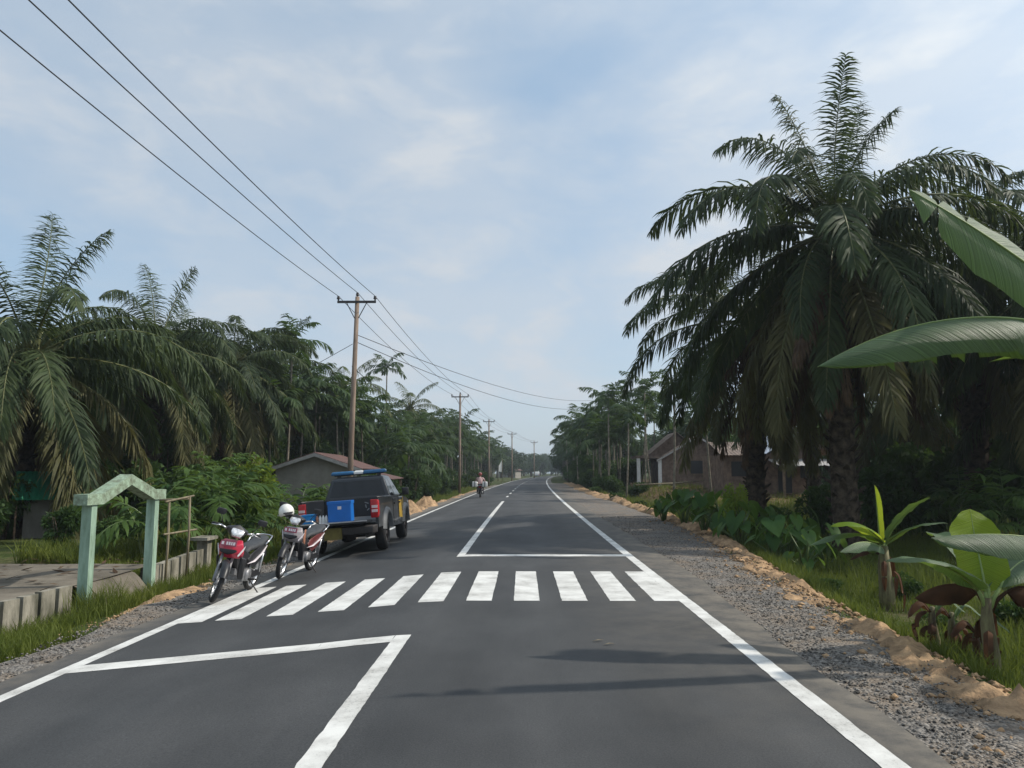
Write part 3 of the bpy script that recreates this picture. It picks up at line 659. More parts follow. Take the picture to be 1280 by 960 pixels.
for xx in (3.1, 4.6, 6.6):
    mb = MB(); mb.box((xx, -2.5, -0.4), (xx+.14, -2.36, 1.62)); mb.build('porch_post', M_WOODT, h2)
for (a, b, c, d, k) in ((0.5, 1.5, 0.9, 1.9, 'window'), (3.6, 4.5, -0.2, 1.85, 'door'), (5.1, 6.0, 0.8, 1.7, 'window')):
    mb = MB(); mb.box((a, -0.04, c), (b, 0.03, d)); mb.build(k, M_DARK, h2)
# green-roofed shed far left
xs = at(64, 600, 21.0)
sh = thing('shed', 'small shed with green metal roof behind the left palms', 'shed', (xs.x, 21.0, -0.1), 0.5)
mb = MB(); mb.box((-1.4, 0, -0.4), (1.4, 2.4, 1.6)); mb.build('wall', M_PLAST, sh)
mb = MB(); corrug(mb, (-2.0, 0.6, 2.35), (1.9, 0.6, 2.35), (1.9, -1.1, 1.35), (-2.0, -1.1, 1.35), 26, 0.025); mb.build('roof_slope', M_GSHEET, sh)
mb = MB(); corrug(mb, (-2.0, 0.6, 2.35), (1.9, 0.6, 2.35), (1.9, 2.9, 1.45), (-2.0, 2.9, 1.45), 26, 0.025); mb.build('roof_slope', M_GSHEET, sh)
for xx in (-1.8, 1.6):
    mb = MB(); mb.box((xx, -1.0, -0.4), (xx+.1, -0.9, 1.4)); mb.build('post', M_WOODT, sh)
sh.scale = (.42, .42, .74)
# far house on the left at the bend
gable_house('house', 'tiny distant house at the bend of the road', (0.2 - 4.0, 222, -0.2), -0.2, 5, 8, 2.2, 1.1, 0.5, M_PLAST, M_RROOF, [(-1.5, -0.5, 0.9, 1.9, 'window'), (0.8, 1.7, 0, 2.0, 'door')])
# ================================================================== UTILITY POLES AND WIRES
M_POLE = mat('timber_pole', (0.25, 0.185, 0.14), 0.85, var=0.3, scale=3, stretch=(3, 3, 0.4))
M_STEEL = mat('dark_steel', (0.06, 0.055, 0.055), 0.6, metal=0.3)
M_WIRE = mat('wire', (0.03, 0.03, 0.035), 0.6)
M_PORC = mat('dark_insulator', (0.035, 0.03, 0.03), 0.3)
polepos = [(-7.9, -6.5, 9.0), (at(437, 589, 32).x, 32.0, at(443, 371, 32).z), (at(574.5, 589, 73).x, 73.0, at(574.5, 493, 73).z), (at(611, 589, 110).x, 110.0, at(611, 525, 110).z), (at(640, 589, 146).x, 146.0, at(640, 541, 146).z), (3.4, 186, 8.8)]
plab = ['tall timber power pole behind the camera', 'tallest timber power pole rising behind the parked pickup', 'timber power pole beside the motorcycle rider', 'third power pole along the left roadside, past the rider', 'small distant power pole near the road bend', 'farthest tiny power pole at the road bend']
tops = []
for i, (x_, y_, zt) in enumerate(polepos):
    zb = gz(x_, y_)
    t = thing('power_pole', plab[i], 'power pole', (x_, y_, zb), group='power poles along the left roadside')
    H = zt - zb
    lean = 0.16 if i == 1 else 0.0
    mb = MB(); mb.tube([(0, 0, -0.6), (lean*0.3, 0, H*0.4), (lean, 0, H)], [0.128, 0.115, 0.09], 12); mb.build('shaft', M_POLE, t)
    ang = math.atan2(2*0.00014*y_, 1)
    Mx = Matrix.Translation((lean, 0, 0)) @ Matrix.Rotation(-ang, 4, 'Z')
    mb = MB(); mb.box((-0.82, -0.16, H-0.30), (0.82, -0.10, H-0.20), M=Mx); mb.build('crossarm', M_STEEL, t)
    mb = MB(); mb.tube([(-0.42, -0.13, H-0.3), (-0.08, -0.11, H-0.95)], 0.02, 6, M=Mx); mb.tube([(0.42, -0.13, H-0.3), (0.08, -0.11, H-0.95)], 0.02, 6, M=Mx); mb.build('brace', M_STEEL, t)
    tt = []
    for ox in (-0.78, 0.0, 0.78):
        mb = MB(); zz = H - 0.20 if ox else H - 0.02
        mb.lathe([(0.0, 0), (0.03, 0), (0.03, 0.06), (0.07, 0.07), (0.075, 0.11), (0.045, 0.13), (0.065, 0.15), (0.05, 0.2), (0.0, 0.21)], 10, 'Z', (ox, -0.13 if ox else 0, zz), M=Mx)
        mb.build('insulator', M_PORC, t)
        tt.append(Matrix.Translation((x_, y_, zb)) @ Mx @ Vector((ox, -0.13 if ox else 0, zz + 0.2)))
    tops.append(tt)
def wire(pts_list, label, sag, r):
    mb = MB()
    for a, b in zip(pts_list[:-1], pts_list[1:]):
        n = 16; L_ = (b-a).length
        mb.tube([a.lerp(b, i/n) - Vector((0, 0, sag*4*(i/n)*(1-i/n)*(L_/40))) for i in range(n+1)], r, 5, cap=False)
    return tag(mb.build('overhead_wire', M_WIRE), label, 'wire', 'overhead wires along the left roadside')
for k, nm in enumerate(('left', 'middle', 'right')):
    wire([t_[k] for t_ in tops], nm + ' of the three top wires strung from pole to pole', 0.45, 0.013)
x1, y1_, z1 = polepos[1]
pA = Vector((x1 + 0.1, 31.9, at(443, 418, 32).z)); pA2 = Vector((x1 + 0.1, 31.9, at(443, 427, 32).z))
wire([pA, Vector((9.5, 98, at(690, 500, 98).z))], 'upper service wire crossing the road to the right', 0.6, 0.016)
wire([pA2, Vector((9.3, 96, at(690, 508, 96).z))], 'lower service wire crossing the road to the right', 0.8, 0.016)
wire([Vector((x1, 32, at(440, 430, 32).z)), Vector((-15, 39, 4.6))], 'short wire slanting left from the tallest pole', 0.1, 0.012)
wire([Vector((x1, 32, at(440, 458, 32).z)), Vector((at(500, 500, 60).x, 60, at(500, 508, 60).z))], 'low wire sloping right from the tallest pole into the areca grove', 0.1, 0.018)
# white banner on a thin pole far left
fx, fy = 2.75 - 8.6, 140.0
fl = thing('banner', 'small white banner on a thin pole in the distance', 'banner', (fx + 2.6, fy, -0.3))
mb = MB(); mb.tube([(0, 0, 0), (0, 0, 4.2)], 0.05, 6); mb.build('pole', M_BAMB, fl)
mb = MB(); mb.add([(-0.05, -.03, 3.9), (-0.6, -.25, 2.9), (-.62, -.22, 1.9), (-0.05, -.03, 1.8), (-0.05, .0, 3.9), (-0.6, -.22, 2.9), (-.62, -.19, 1.9), (-0.05, .0, 1.8)], [(0,1,2,3),(4,7,6,5),(0,4,5,1),(1,5,6,2),(2,6,7,3)]); mb.build('cloth', M_WHITE, fl)
# ================================================================== MOTORCYCLES
M_RUB = mat('rubber', (0.02, 0.02, 0.021), 0.85, var=0.2, scale=20)
M_BLK = mat('black_plastic', (0.022, 0.022, 0.025), 0.4, var=0.15, scale=10)
M_SEAT = mat('seat_vinyl', (0.045, 0.048, 0.052), 0.6, var=0.15, scale=15)
M_CHR = mat('bright_metal', (0.55, 0.56, 0.58), 0.3, metal=0.85, var=0.1)
M_ALU = mat('cast_metal', (0.28, 0.28, 0.29), 0.5, metal=0.6, var=0.25, scale=15)
M_RED = mat('red_bodywork', (0.50, 0.025, 0.06), 0.35, var=0.08, coat=0.4)
M_SIL = mat('silver_bodywork', (0.42, 0.38, 0.39), 0.4, metal=0.2, coat=0.3)
M_MARO = mat('maroon_bodywork', (0.13, 0.03, 0.03), 0.4, coat=0.3)
M_ORG = mat('dusty_orange_bodywork', (0.42, 0.19, 0.12), 0.5)
M_STRW = mat('white_stripe', (0.72, 0.66, 0.68), 0.4)
M_PLATE = mat('red_plate', (0.32, 0.07, 0.11), 0.5, var=0.15, scale=30)
M_LENS = mat('headlight_lens', (0.75, 0.78, 0.84), 0.12, metal=0.5, var=0.35, scale=18)
M_TAIL = mat('tail_lens', (0.40, 0.012, 0.015), 0.25, var=0.1)
M_AMB = mat('amber_lens', (0.6, 0.22, 0.02), 0.3)

def torus(mb, R0, r, n=28, k=8, c=(0,0,0), sx=1.0, M=None, mi=0):
    prof = [(R0 + r*math.cos(2*math.pi*i/k), r*sx*math.sin(2*math.pi*i/k)) for i in range(k+1)]
    mb.lathe(prof, n, 'Y', c, mi, M)
def spoke_wheel(root, c, M=None, disc=True):
    t = MB(); torus(t, 0.248, 0.037, 32, 10, c, 1.0, M); w_ = t.build('wheel', M_RUB, root)
    m = MB(); m.lathe([(0.205, -0.028), (0.224, -0.032), (0.224, 0.032), (0.205, 0.028), (0.205, -0.028)], 32, 'Y', c, 0, M); m.build('rim', M_CHR, w_)
    m = MB()
    m.lathe([(0, -0.05), (0.05, -0.05), (0.055, -0.02), (0.03, 0), (0.055, 0.02), (0.05, 0.05), (0, 0.05)], 16, 'Y', c, 0, M)
    m.build('hub', M_ALU, w_)
    m = MB()
    for i in range(12):
        a = 2*math.pi*i/12; s = 1 if i % 2 else -1
        m.tube([(c[0]+0.045*math.cos(a+.5*s), c[1]+0.03*s, c[2]+0.045*math.sin(a+.5*s)), (c[0]+0.21*math.cos(a), c[1], c[2]+0.21*math.sin(a))], 0.0045, 4, M=M)
    m.build('spokes', M_CHR, w_)
    return w_
def bike(label, loc, heading, lean, steer, shield, stripe, front=True, mir=True):
    """local +X forward, +Y left; rear contact patch at origin"""
    root = thing('motorcycle', label, 'motorcycle', loc, 0, None)
    root.rotation_euler = (Matrix.Rotation(heading, 3, 'Z') @ Matrix.Rotation(-lean, 3, 'X')).to_euler()
    P = lambda mb, nm, m: mb.build(nm, m, root)
    piv = Vector((0.93, 0, 0.90)); ax = Vector((-math.sin(R(27)), 0, math.cos(R(27))))
    F = Matrix.Translation(piv) @ Matrix.Rotation(steer, 4, ax) @ Matrix.Translation(-piv)
    spoke_wheel(root, (0, 0, 0.285))
    spoke_wheel(root, (1.22, 0, 0.285), F)
    for s in (-1, 1):
        m = MB(); m.tube([(1.22, s*.075, 0.285), (1.19, s*.075, 0.345), (1.03, s*.075, 0.66)], [0.022, 0.026, 0.02], 8, M=F); P(m, 'fork_leg', M_ALU)
    m = MB()                                     # front fender
    vs, fs = [], []
    arc = [R(a) for a in (165, 145, 120, 95, 70, 45, 25)]
    for i, a in enumerate(arc):
        for (yy, rr) in ((-.062, .275), (-.045, .325), (0, .345), (.045, .325), (.062, .275)):
            vs.append((1.22 + rr*math.cos(a), yy, 0.285 + rr*math.sin(a)))
    for i in range(len(arc)-1):
        for k in range(4): fs.append((i*5+k, i*5+k+1, i*5+k+6, i*5+k+5))
    m.add(vs, fs, 0, True, F); P(m, 'front_fender', M_BLK)
    m = MB()                                     # handlebar cowl and lamp
    m.hull([(1.06, -.06, .97), (1.06, .06, .97), (1.03, -.12, 1.03), (1.03, .12, 1.03), (.93, -.17, 1.04), (.93, .17, 1.04), (.90, -.13, .96), (.90, .13, .96), (.97, 0, 1.11), (1.0, -.05, .91), (1.0, .05, .91)], M=F, bev=0.012, smooth=True); P(m, 'headlight_cowl', M_BLK)
    m = MB(); m.hull([(1.085, -.055, .945), (1.085, .055, .945), (1.06, -.10, 1.01), (1.06, .10, 1.01), (1.02, -.085, 1.055), (1.02, .085, 1.055), (1.03, -.06, .92), (1.03, .06, .92), (1.095, 0, .98)], M=F, bev=0.012, smooth=True); P(m, 'headlight', M_LENS)
    m = MB(); m.tube([(.93, -.15, 1.0), (.88, -.24, 1.02), (.80, -.34, 1.0)], .013, 8, M=F); m.tube([(.93, .15, 1.0), (.88, .24, 1.02), (.80, .34, 1.0)], .013, 8, M=F); P(m, 'handlebar', M_CHR)
    for s in (-1, 1):
        m = MB(); m.tube([(.85, s*.275, 1.012), (.785, s*.36, .998)], .02, 8, M=F); P(m, 'grip', M_RUB)
        m = MB(); m.tube([(.90, s*.22, 1.02), (.90, s*.30, 1.005), (.86, s*.37, .99)], .007, 6, M=F); P(m, 'lever', M_CHR)
        if mir:
            m = MB(); m.tube([(.88, s*.22, 1.03), (.89, s*.27, 1.13), (.87, s*.31, 1.19)], .006, 6, M=F)
            m.hull([(.87 + dx, s*.31 + yy, 1.20 + zz) for dx in (-.012, .018) for (yy, zz) in ((-.07, 0), (-.06, .05), (.06, .055), (.075, .0), (.05, -.035), (-.05, -.035))], M=F, bev=.008, smooth=True); P(m, 'mirror', M_BLK)
    # leg shield
    m = MB(); m.hull([(1.085, -.07, .80), (1.085, .07, .80), (1.10, -.06, .70), (1.10, .06, .70), (1.0, -.17, .83), (1.0, .17, .83), (.98, -.205, .70), (.98, .205, .70), (.93, -.14, .88), (.93, .14, .88), (.95, -.17, .61), (.95, .17, .61), (.90, -.15, .64), (.90, .15, .64), (1.03, -.07, .62), (1.03, .07, .62)], bev=.014, smooth=True); P(m, 'front_shield', shield)
    m = MB(); m.hull([(1.113, -.10, .70), (1.113, .10, .70), (1.10, -.13, .755), (1.10, .13, .755), (1.06, -.13, .72), (1.06, .13, .72), (1.06, 0, .67), (1.105, 0, .67)], bev=.008, smooth=True); P(m, 'front_grille', M_BLK)
    for s in (-1, 1):
        m = MB(); m.hull([(1.06, s*.135, .67), (1.045, s*.155, .66), (.985, s*.212, .80), (.97, s*.212, .82), (1.05, s*.14, .64), (.99, s*.20, .74), (1.0, s*.17, .74)], bev=.004); P(m, 'shield_stripe', M_STRW)
        m = MB(); m.hull([(1.0, s*.16, .66), (.99, s*.20, .62), (.93, s*.225, .60), (.90, s*.21, .62), (.88, s*.20, .33), (.86, s*.19, .30), (.92, s*.13, .30), (.94, s*.12, .40), (.92, s*.19, .42)], bev=.01, smooth=True); P(m, 'leg_guard', M_BLK if shield is not M_MARO else M_MARO)
    m = MB(); m.hull([(1.118, -.12, .795), (1.118, .12, .795), (1.098, -.12, .875), (1.098, .12, .875), (1.11, -.12, .793), (1.11, .12, .793), (1.09, -.12, .873), (1.09, .12, .873)]); pl = P(m, 'number_plate', M_PLATE)
    m = MB()                                     # worn pale marks where the unreadable characters stand
    for (a, b) in ((-.10, -.065), (-.03, -.005), (.005, .03), (.04, .06), (.07, .10)):
        m.hull([(1.119 + dx, yy, .815) for yy in (a, b) for dx in (0, .002)] + [(1.108 + dx, yy, .858) for yy in (a, b) for dx in (0, .002)])
    m.build('plate_marks', M_STRW, pl)
    m = MB(); m.hull([(.95, -.06, .86), (.95, .06, .86), (.92, -.08, .60), (.92, .08, .60), (.62, -.10, .52), (.62, .10, .52), (.45, -.12, .60), (.45, .12, .60), (.50, -.11, .42), (.50, .11, .42), (.80, -.07, .40), (.80, .07, .40)], bev=.02, smooth=True); P(m, 'centre_body', M_BLK)
    for s in (-1, 1):
        m = MB(); m.hull([(.55, s*.10, .60), (.55, s*.135, .50), (.38, s*.145, .40), (.20, s*.15, .46), (-.05, s*.14, .60), (-.34, s*.07, .74), (-.34, s*.06, .79), (0, s*.12, .72), (.3, s*.13, .68), (.3, s*.05, .5), (-.1, s*.05, .68)], bev=.012, smooth=True); P(m, 'side_cover', M_BLK if shield is M_RED else M_MARO)
        m = MB(); m.tube([(.62, s*.14, .50), (.40, s*.155, .515), (.12, s*.156, .60), (-.16, s*.125, .70)], [.006, .024, .022, .008], 6, flat=.5); P(m, 'side_stripe', stripe)
    m = MB()
    sp = [(.56, .64, .085), (.44, .70, .11), (.25, .715, .13), (.02, .735, .135), (-.10, .775, .13), (-.25, .795, .11), (-.33, .79, .06)]
    vs, fs = [], []
    for (x_, z_, w_) in sp:
        for k in range(10):
            a = 2*math.pi*k/10; vs.append((x_, w_*math.copysign(abs(math.cos(a))**.7, math.cos(a)), z_ + .045*math.copysign(abs(math.sin(a))**.7, math.sin(a))))
    for i in range(len(sp)-1):
        for k in range(10): fs.append((i*10+k, i*10+(k+1)%10, i*10+(k+1)%10+10, i*10+k+10))
    fs += [tuple(range(9, -1, -1)), tuple(range((len(sp)-1)*10, len(sp)*10))]
    m.add(vs, fs, 0, True); P(m, 'seat', M_SEAT)
    m = MB(); m.tube([(-.02, .15, .735), (-.15, .165, .80), (-.33, .13, .835), (-.40, .05, .84), (-.40, -.05, .84), (-.33, -.13, .835), (-.15, -.165, .80), (-.02, -.15, .735)], .012, 8); P(m, 'grab_rail', M_CHR)
    m = MB(); m.hull([(-.33, -.08, .74), (-.33, .08, .74), (-.40, -.05, .76), (-.40, .05, .76), (-.37, -.06, .69), (-.37, .06, .69)], bev=.008); P(m, 'tail_light', M_TAIL)
    m = MB(); m.hull([(-.30, -.06, .70), (-.30, .06, .70), (-.42, -.05, .50), (-.42, .05, .50), (-.40, -.05, .49), (-.40, .05, .49), (-.1, -.05, .60), (-.1, .05, .60)], bev=.006); P(m, 'rear_fender', M_BLK)
    m = MB(); m.box((.43, -.11, .24), (.66, .11, .42)); m.lathe([(0, -.15), (.085, -.15), (.095, -.12), (.095, .12), (.085, .15), (0, .15)], 18, 'Y', (.50, 0, .32)); m.hull([(.64, -.07, .30), (.64, .07, .30), (.64, -.07, .42), (.64, .07, .42), (.86, -.06, .36), (.86, .06, .36), (.86, -.06, .45), (.86, .06, .45)], bev=.01); P(m, 'engine', M_ALU)
    m = MB(); m.tube([(.80, -.06, .36), (.72, -.13, .22), (.40, -.15, .20), (.15, -.17, .26)], .016, 8); m.tube([(.15, -.17, .26), (.10, -.175, .27), (-.28, -.18, .37), (-.32, -.18, .38)], [.02, .045, .05, .035], 12); P(m, 'exhaust', M_CHR)
    for s in (-1, 1):
        m = MB(); m.tube([(.46, s*.09, .34), (0, s*.085, .285)], .018, 6); P(m, 'swing_arm', M_STEEL)
        m = MB(); m.tube([(0, s*.11, .30), (-.06, s*.12, .64)], .022, 8); P(m, 'shock', M_CHR)
        m = MB(); m.tube([(.52, s*.11, .26), (.52, s*.27, .27)], .016, 8); P(m, 'foot_peg', M_RUB)
    m = MB(); m.hull([(.46, .105, .36), (.46, .12, .36), (-.06, .105, .34), (-.06, .12, .34), (-.07, .105, .25), (-.07, .12, .25), (.46, .105, .25), (.46, .12, .25)], bev=.004); P(m, 'chain_case', M_BLK)
    if front:
        z0 = -math.tan(lean) * .30
        m = MB(); m.tube([(.42, .13, .24), (.36, .30, .02 + z0 * .0 + .0), (.33, .33, .015)], .011, 6); P(m, 'side_stand', M_STEEL)
    return root
def road_pt(x, y): return (x, y, zr(x - cx(y)) + 0.002 if x - cx(y) > -4.7 else -0.262)
b1 = bike('red and black motorcycle on its stand at the zebra end, front wheel turned', road_pt(-4.30, 12.42), R(-92), R(7), R(30), M_RED, M_STRW)
b2 = bike('silver-fronted motorcycle with a white helmet hung on it, behind the pickup', road_pt(-3.96, 14.70), R(-98), R(7), R(12), M_SIL, M_STRW)
for b in (b1, b2): b['group'] = 'parked motorcycles'
# orange cheek of the second shield
m = MB(); m.hull([(.96, .20, .86), (.93, .215, .86), (.93, .225, .60), (.90, .215, .58), (.99, .205, .70), (.97, .19, .62), (.90, .18, .84)], bev=.006); m.build('shield_cheek', M_ORG, b2)
# white open-face helmet on the right mirror of the second motorcycle
M_HELM = mat('white_helmet', (0.78, 0.77, 0.72), 0.3, var=0.05, coat=0.5)
M_HELMR = mat('dark_red_helmet', (0.22, 0.025, 0.02), 0.3, coat=0.5)
M_LINE = mat('helmet_lining', (0.03, 0.03, 0.032), 0.9)
def helmet_mesh(mb):
    prof_n, n = 12, 24; vs, fs = [], []
    for i in range(prof_n+1):
        th = math.pi * (0.0 + 0.66 * i/prof_n)
        for k in range(n):
            a = 2*math.pi*k/n
            z = 0.145*math.cos(th); r = 0.135*math.sin(th)
            front = max(0, math.cos(a))
            if z < -0.0: z *= (1 - 0.75*front**1.5)   # open face
            vs.append((r*1.12*math.cos(a), r*math.sin(a), z))
    for i in range(prof_n):
        for k in range(n): fs.append((i*n+k, i*n+(k+1)%n, (i+1)*n+(k+1)%n, (i+1)*n+k))
    mb.add(vs, fs, 0, True)
hm = thing('helmet', 'white open-face helmet hanging on the handlebar of the silver motorcycle', 'helmet', at(358, 640, 13.75), R(-75))
hm.rotation_euler = (R(8), R(14), R(-60))
mb = MB(); helmet_mesh(mb); o = mb.build('shell', M_HELM, hm); md = o.modifiers.new('thick', 'SOLIDIFY'); md.thickness = 0.022; md.offset = -1
mb = MB(); mb.lathe([(0.0, 0.118), (0.06, 0.10), (0.10, 0.05), (0.112, 0.0), (0.108, -0.05)], 20, 'Z'); mb.build('lining', M_LINE, hm)
mb = MB(); mb.hull([(.14, -.09, .04), (.14, .09, .04), (.20, -.05, .005), (.20, .05, .005), (.14, -.09, .03), (.14, .09, .03), (.165, 0, .045)], bev=.004); mb.build('peak', M_LINE, hm)
mb = MB(); mb.tube([(.02, .12, -.06), (.03, .10, -.2), (.02, .09, -.34)], .008, 5); mb.tube([(.02, -.12, -.06), (.03, -.02, -.16), (.03, .08, -.22)], .006, 5); mb.build('strap', M_BAMB, hm)

# ================================================================== PICKUP
M_TRK = mat('dark_slate_paint', (0.017, 0.020, 0.025), 0.32, var=0.12, scale=3, coat=0.4)
M_FLARE = mat('dusty_grey_flare', (0.13, 0.135, 0.14), 0.6)
M_YEL = mat('ochre_livery', (0.42, 0.27, 0.03), 0.45, var=0.15, scale=4)
M_DYEL = mat('dull_olive_yellow', (0.16, 0.13, 0.03), 0.6, var=0.2, scale=5)
M_GLS = mat('dark_glass', (0.008, 0.010, 0.012), 0.05, var=0.1, spec=0.5)
M_BLUEL = mat('blue_light_lens', (0.02, 0.11, 0.24), 0.25, var=0.1)
M_BLUEB = mat('blue_plastic', (0.008, 0.135, 0.48), 0.45, var=0.06, scale=4)
M_BLUET = mat('blue_teal_plastic', (0.005, 0.20, 0.50), 0.45, var=0.06)
def arch(cx_, cz, r, a0, a1, n=12): return [(cx_ + r*math.cos(R(a0 + (a1-a0)*i/n)), cz + r*math.sin(R(a0 + (a1-a0)*i/n))) for i in range(n+1)]
TX, TY = -3.90, 18.05
tr = thing('pickup_truck', 'dark double-cab pickup with open tailgate and blue roof light bar, parked on the left', 'pickup truck', (TX, TY, zr(TX) + 0.004))
slope = math.atan(0.065)
tr.rotation_euler = (Matrix.Rotation(R(90.5), 3, 'Z') @ Matrix.Rotation(-slope - R(0.6), 3, 'X')).to_euler()
T = lambda mb, nm, m, par=None: mb.build(nm, m, par or tr)
def car_wheel(c, s, r=0.37):
    m = MB(); hw = .125
    m.lathe([(.20, -hw*.8), (r*.72, -hw), (r*.95, -hw*.9), (r, -hw*.55), (r, hw*.55), (r*.95, hw*.9), (r*.72, hw), (.20, hw*.8)], 28, 'Y', c); wl = T(m, 'wheel', M_RUB)
    m = MB(); m.lathe([(.21, -.09), (.235, -.1), (.235, .1), (.21, .09), (.20, .03*s), (.0, .035*s)], 28, 'Y', c)
    m.lathe([(0, .075*s), (.05, .075*s), (.06, .03*s)], 14, 'Y', c)
    for i in range(6):
        a = math.pi*2*i/6; m.hull([(c[0] + q*math.cos(a) + e*math.sin(a), c[1] + yy*s, c[2] + q*math.sin(a) - e*math.cos(a)) for (q, e0, yy0) in ((.04, .03, .06), (.215, .045, .08)) for e in (-e0, e0) for yy in (yy0, yy0-.04)])
    m.build('rim', mat('dusty_rim', (0.26, 0.22, 0.20), 0.6, metal=0.3), wl); return wl
for (wx, s) in ((0, 1), (0, -1), (3.0, 1), (3.0, -1)): car_wheel((wx, s*.74, .37), s)
# bed walls
prof = [(-1.12, .56)] + arch(0, .37, .47, 155, 25) + [(.94, .50), (.94, 1.16), (-.6, 1.20), (-1.12, 1.20)]
for s in (-1, 1):
    m = MB(); m.prism(prof, s*.80, s*.865); wl_ = T(m, 'bed_side', M_TRK)
    m = MB()
    fl_o, fl_i = arch(0, .37, .56, 168, 12, 16), arch(0, .37, .465, 168, 12, 16)
    vs = [(p[0], s*.80, p[1]) for p in fl_i] + [(p[0], s*.93, p[1]) for p in fl_i] + [(p[0], s*.925, p[1]) for p in fl_o] + [(p[0], s*.86, p[1]) for p in arch(0, .37, .60, 168, 12, 16)]
    k_ = 17; fs = [(r_*k_+i, r_*k_+i+1, (r_+1)*k_+i+1, (r_+1)*k_+i) for r_ in range(3) for i in range(16)]
    m.add(vs, fs, 0, True); T(m, 'wheel_flare', M_FLARE)
    m = MB()
    fl_o, fl_i = arch(3.0, .37, .54, 170, 10, 16), arch(3.0, .37, .45, 170, 10, 16)
    vs = [(p[0], s*.78, p[1]) for p in fl_i] + [(p[0], s*.92, p[1]) for p in fl_i] + [(p[0], s*.915, p[1]) for p in fl_o] + [(p[0], s*.85, p[1]) for p in arch(3.0, .37, .58, 170, 10, 16)]
    m.add(vs, fs, 0, True); T(m, 'wheel_flare', M_FLARE)
    m = MB(); m.hull([(-1.135, s*.70, .78), (-1.135, s*.70, 1.18), (-1.14, s*.87, 1.17), (-1.14, s*.875, .78), (-1.0, s*.878, 1.15), (-.98, s*.878, .86), (-1.0, s*.80, .8), (-1.0, s*.75, 1.17)], bev=.012, smooth=True); tl = T(m, 'tail_light', M_TAIL)
    m = MB()
    for (z0, z1) in ((.90, .96), (.99, 1.05)): m.hull([(-1.148, s*yy, zz) for yy in (.73, .86) for zz in (z0, z1)] + [(-1.139, s*yy, zz) for yy in (.73, .86) for zz in (z0, z1)])
    m.build('reverse_lamp', mat('pale_lens', (0.72, 0.55, 0.52), 0.3), tl)
    m = MB(); m.tube([(-1.05, s*.83, 1.215), (.9, s*.83, 1.18)], .022, 6); T(m, 'bed_rail', M_BLK)
m = MB(); m.box((-1.1, -.80, .68), (.93, .80, .74)); T(m, 'bed_floor', M_FLARE)
m = MB(); m.box((.88, -.80, .741), (.935, .80, 1.17)); T(m, 'bed_front', M_TRK)
m = MB(); m.hull([(-1.62, -.69, .70), (-1.62, .69, .70), (-1.62, -.69, .755), (-1.62, .69, .755), (-1.11, -.70, .70), (-1.11, .70, .70), (-1.11, -.70, .755), (-1.11, .70, .755)], bev=.012); tgt = T(m, 'tailgate', M_TRK)
m = MB(); m.box((-1.632, -.70, .742), (-1.618, .70, .768)); m.build('edge_trim', M_CHR, tgt)
m = MB(); m.hull([(-1.30, -.75, .46), (-1.30, .75, .46), (-1.32, -.78, .62), (-1.32, .78, .62), (-1.13, -.84, .46), (-1.13, .84, .46), (-1.13, -.85, .64), (-1.13, .85, .64)], bev=.02, smooth=True); bp_ = T(m, 'bumper', M_STEEL)
m = MB(); m.hull([(-1.36, -.10, .38), (-1.36, .70, .38), (-1.36, -.10, .63), (-1.36, .70, .63), (-1.31, -.1, .38), (-1.31, .70, .38), (-1.31, -.1, .63), (-1.31, .70, .63)], bev=.006); m.build('step_panel', M_DYEL, bp_)
m = MB(); m.tube([(-1.2, .62, .42), (-.6, .62, .42), (1.2, .45, .40), (3.5, .45, .42)], .05, 6); m.tube([(-1.2, -.62, .42), (-.6, -.62, .42), (1.2, -.45, .40), (3.5, -.45, .42)], .05, 6); m.tube([(0, -.7, .37), (0, .7, .37)], .06, 8); m.lathe([(0, -.14), (.12, -.1), (.15, 0), (.12, .1), (0, .14)], 14, 'Y', (0, 0, .37)); m.tube([(3, -.7, .37), (3, .7, .37)], .05, 8); m.box((.5, -.5, .30), (2.4, .5, .48)); T(m, 'chassis', M_STEEL)
# cab lower body and bonnet
prof = [(.96, .46), (2.50, .42)] + arch(3.0, .37, .45, 172, 12) + [(3.62, .42), (3.88, .46), (3.92, .80), (3.86, .98), (3.5, 1.06), (2.72, 1.14), (.96, 1.16)]
m = MB(); m.prism(prof, -.85, .85); cabl = T(m, 'cab_body', M_TRK)
for s in (-1, 1):
    for (a, b) in ((1.02, 1.78), (1.81, 2.62)):
        m = MB(); m.hull([(a, s*.85, .52), (b, s*.85, .50), (b, s*.85, 1.12), (a, s*.85, 1.13), (a+.02, s*.868, .54), (b-.02, s*.868, .52), (b-.02, s*.862, 1.10), (a+.02, s*.862, 1.11)]); dr = T(m, 'door', M_TRK)
        m = MB(); m.box((a+.08, min(s*.868, s*.895), .98), (a+.24, max(s*.868, s*.895), 1.015)); m.build('handle', M_BLK, dr)
        if a > 1.5:
            m = MB(); m.hull([(1.9, s*.869, .62), (1.9, s*.873, .62), (2.42, s*.869, .58), (2.42, s*.873, .58), (2.42, s*.869, 1.04), (2.42, s*.873, 1.04), (1.9, s*.869, 1.04), (1.9, s*.873, 1.04)]); m.build('livery_panel', M_YEL, dr)
    m = MB(); m.hull([(2.66, s*.852, 1.10), (2.66, s*.857, 1.10), (2.78, s*.852, 1.10), (2.78, s*.857, 1.10), (2.56, s*.852, .52), (2.56, s*.857, .52), (2.64, s*.852, .52), (2.64, s*.857, .52)]); T(m, 'livery_stripe', M_YEL)
    m = MB(); m.hull([(3.55, s*.60, .86), (3.90, s*.60, .84), (3.60, s*.86, .88), (3.82, s*.80, .86), (3.86, s*.62, .98), (3.6, s*.865, .98), (3.5, s*.6, 1.0)], bev=.01, smooth=True); T(m, 'headlight', M_LENS)
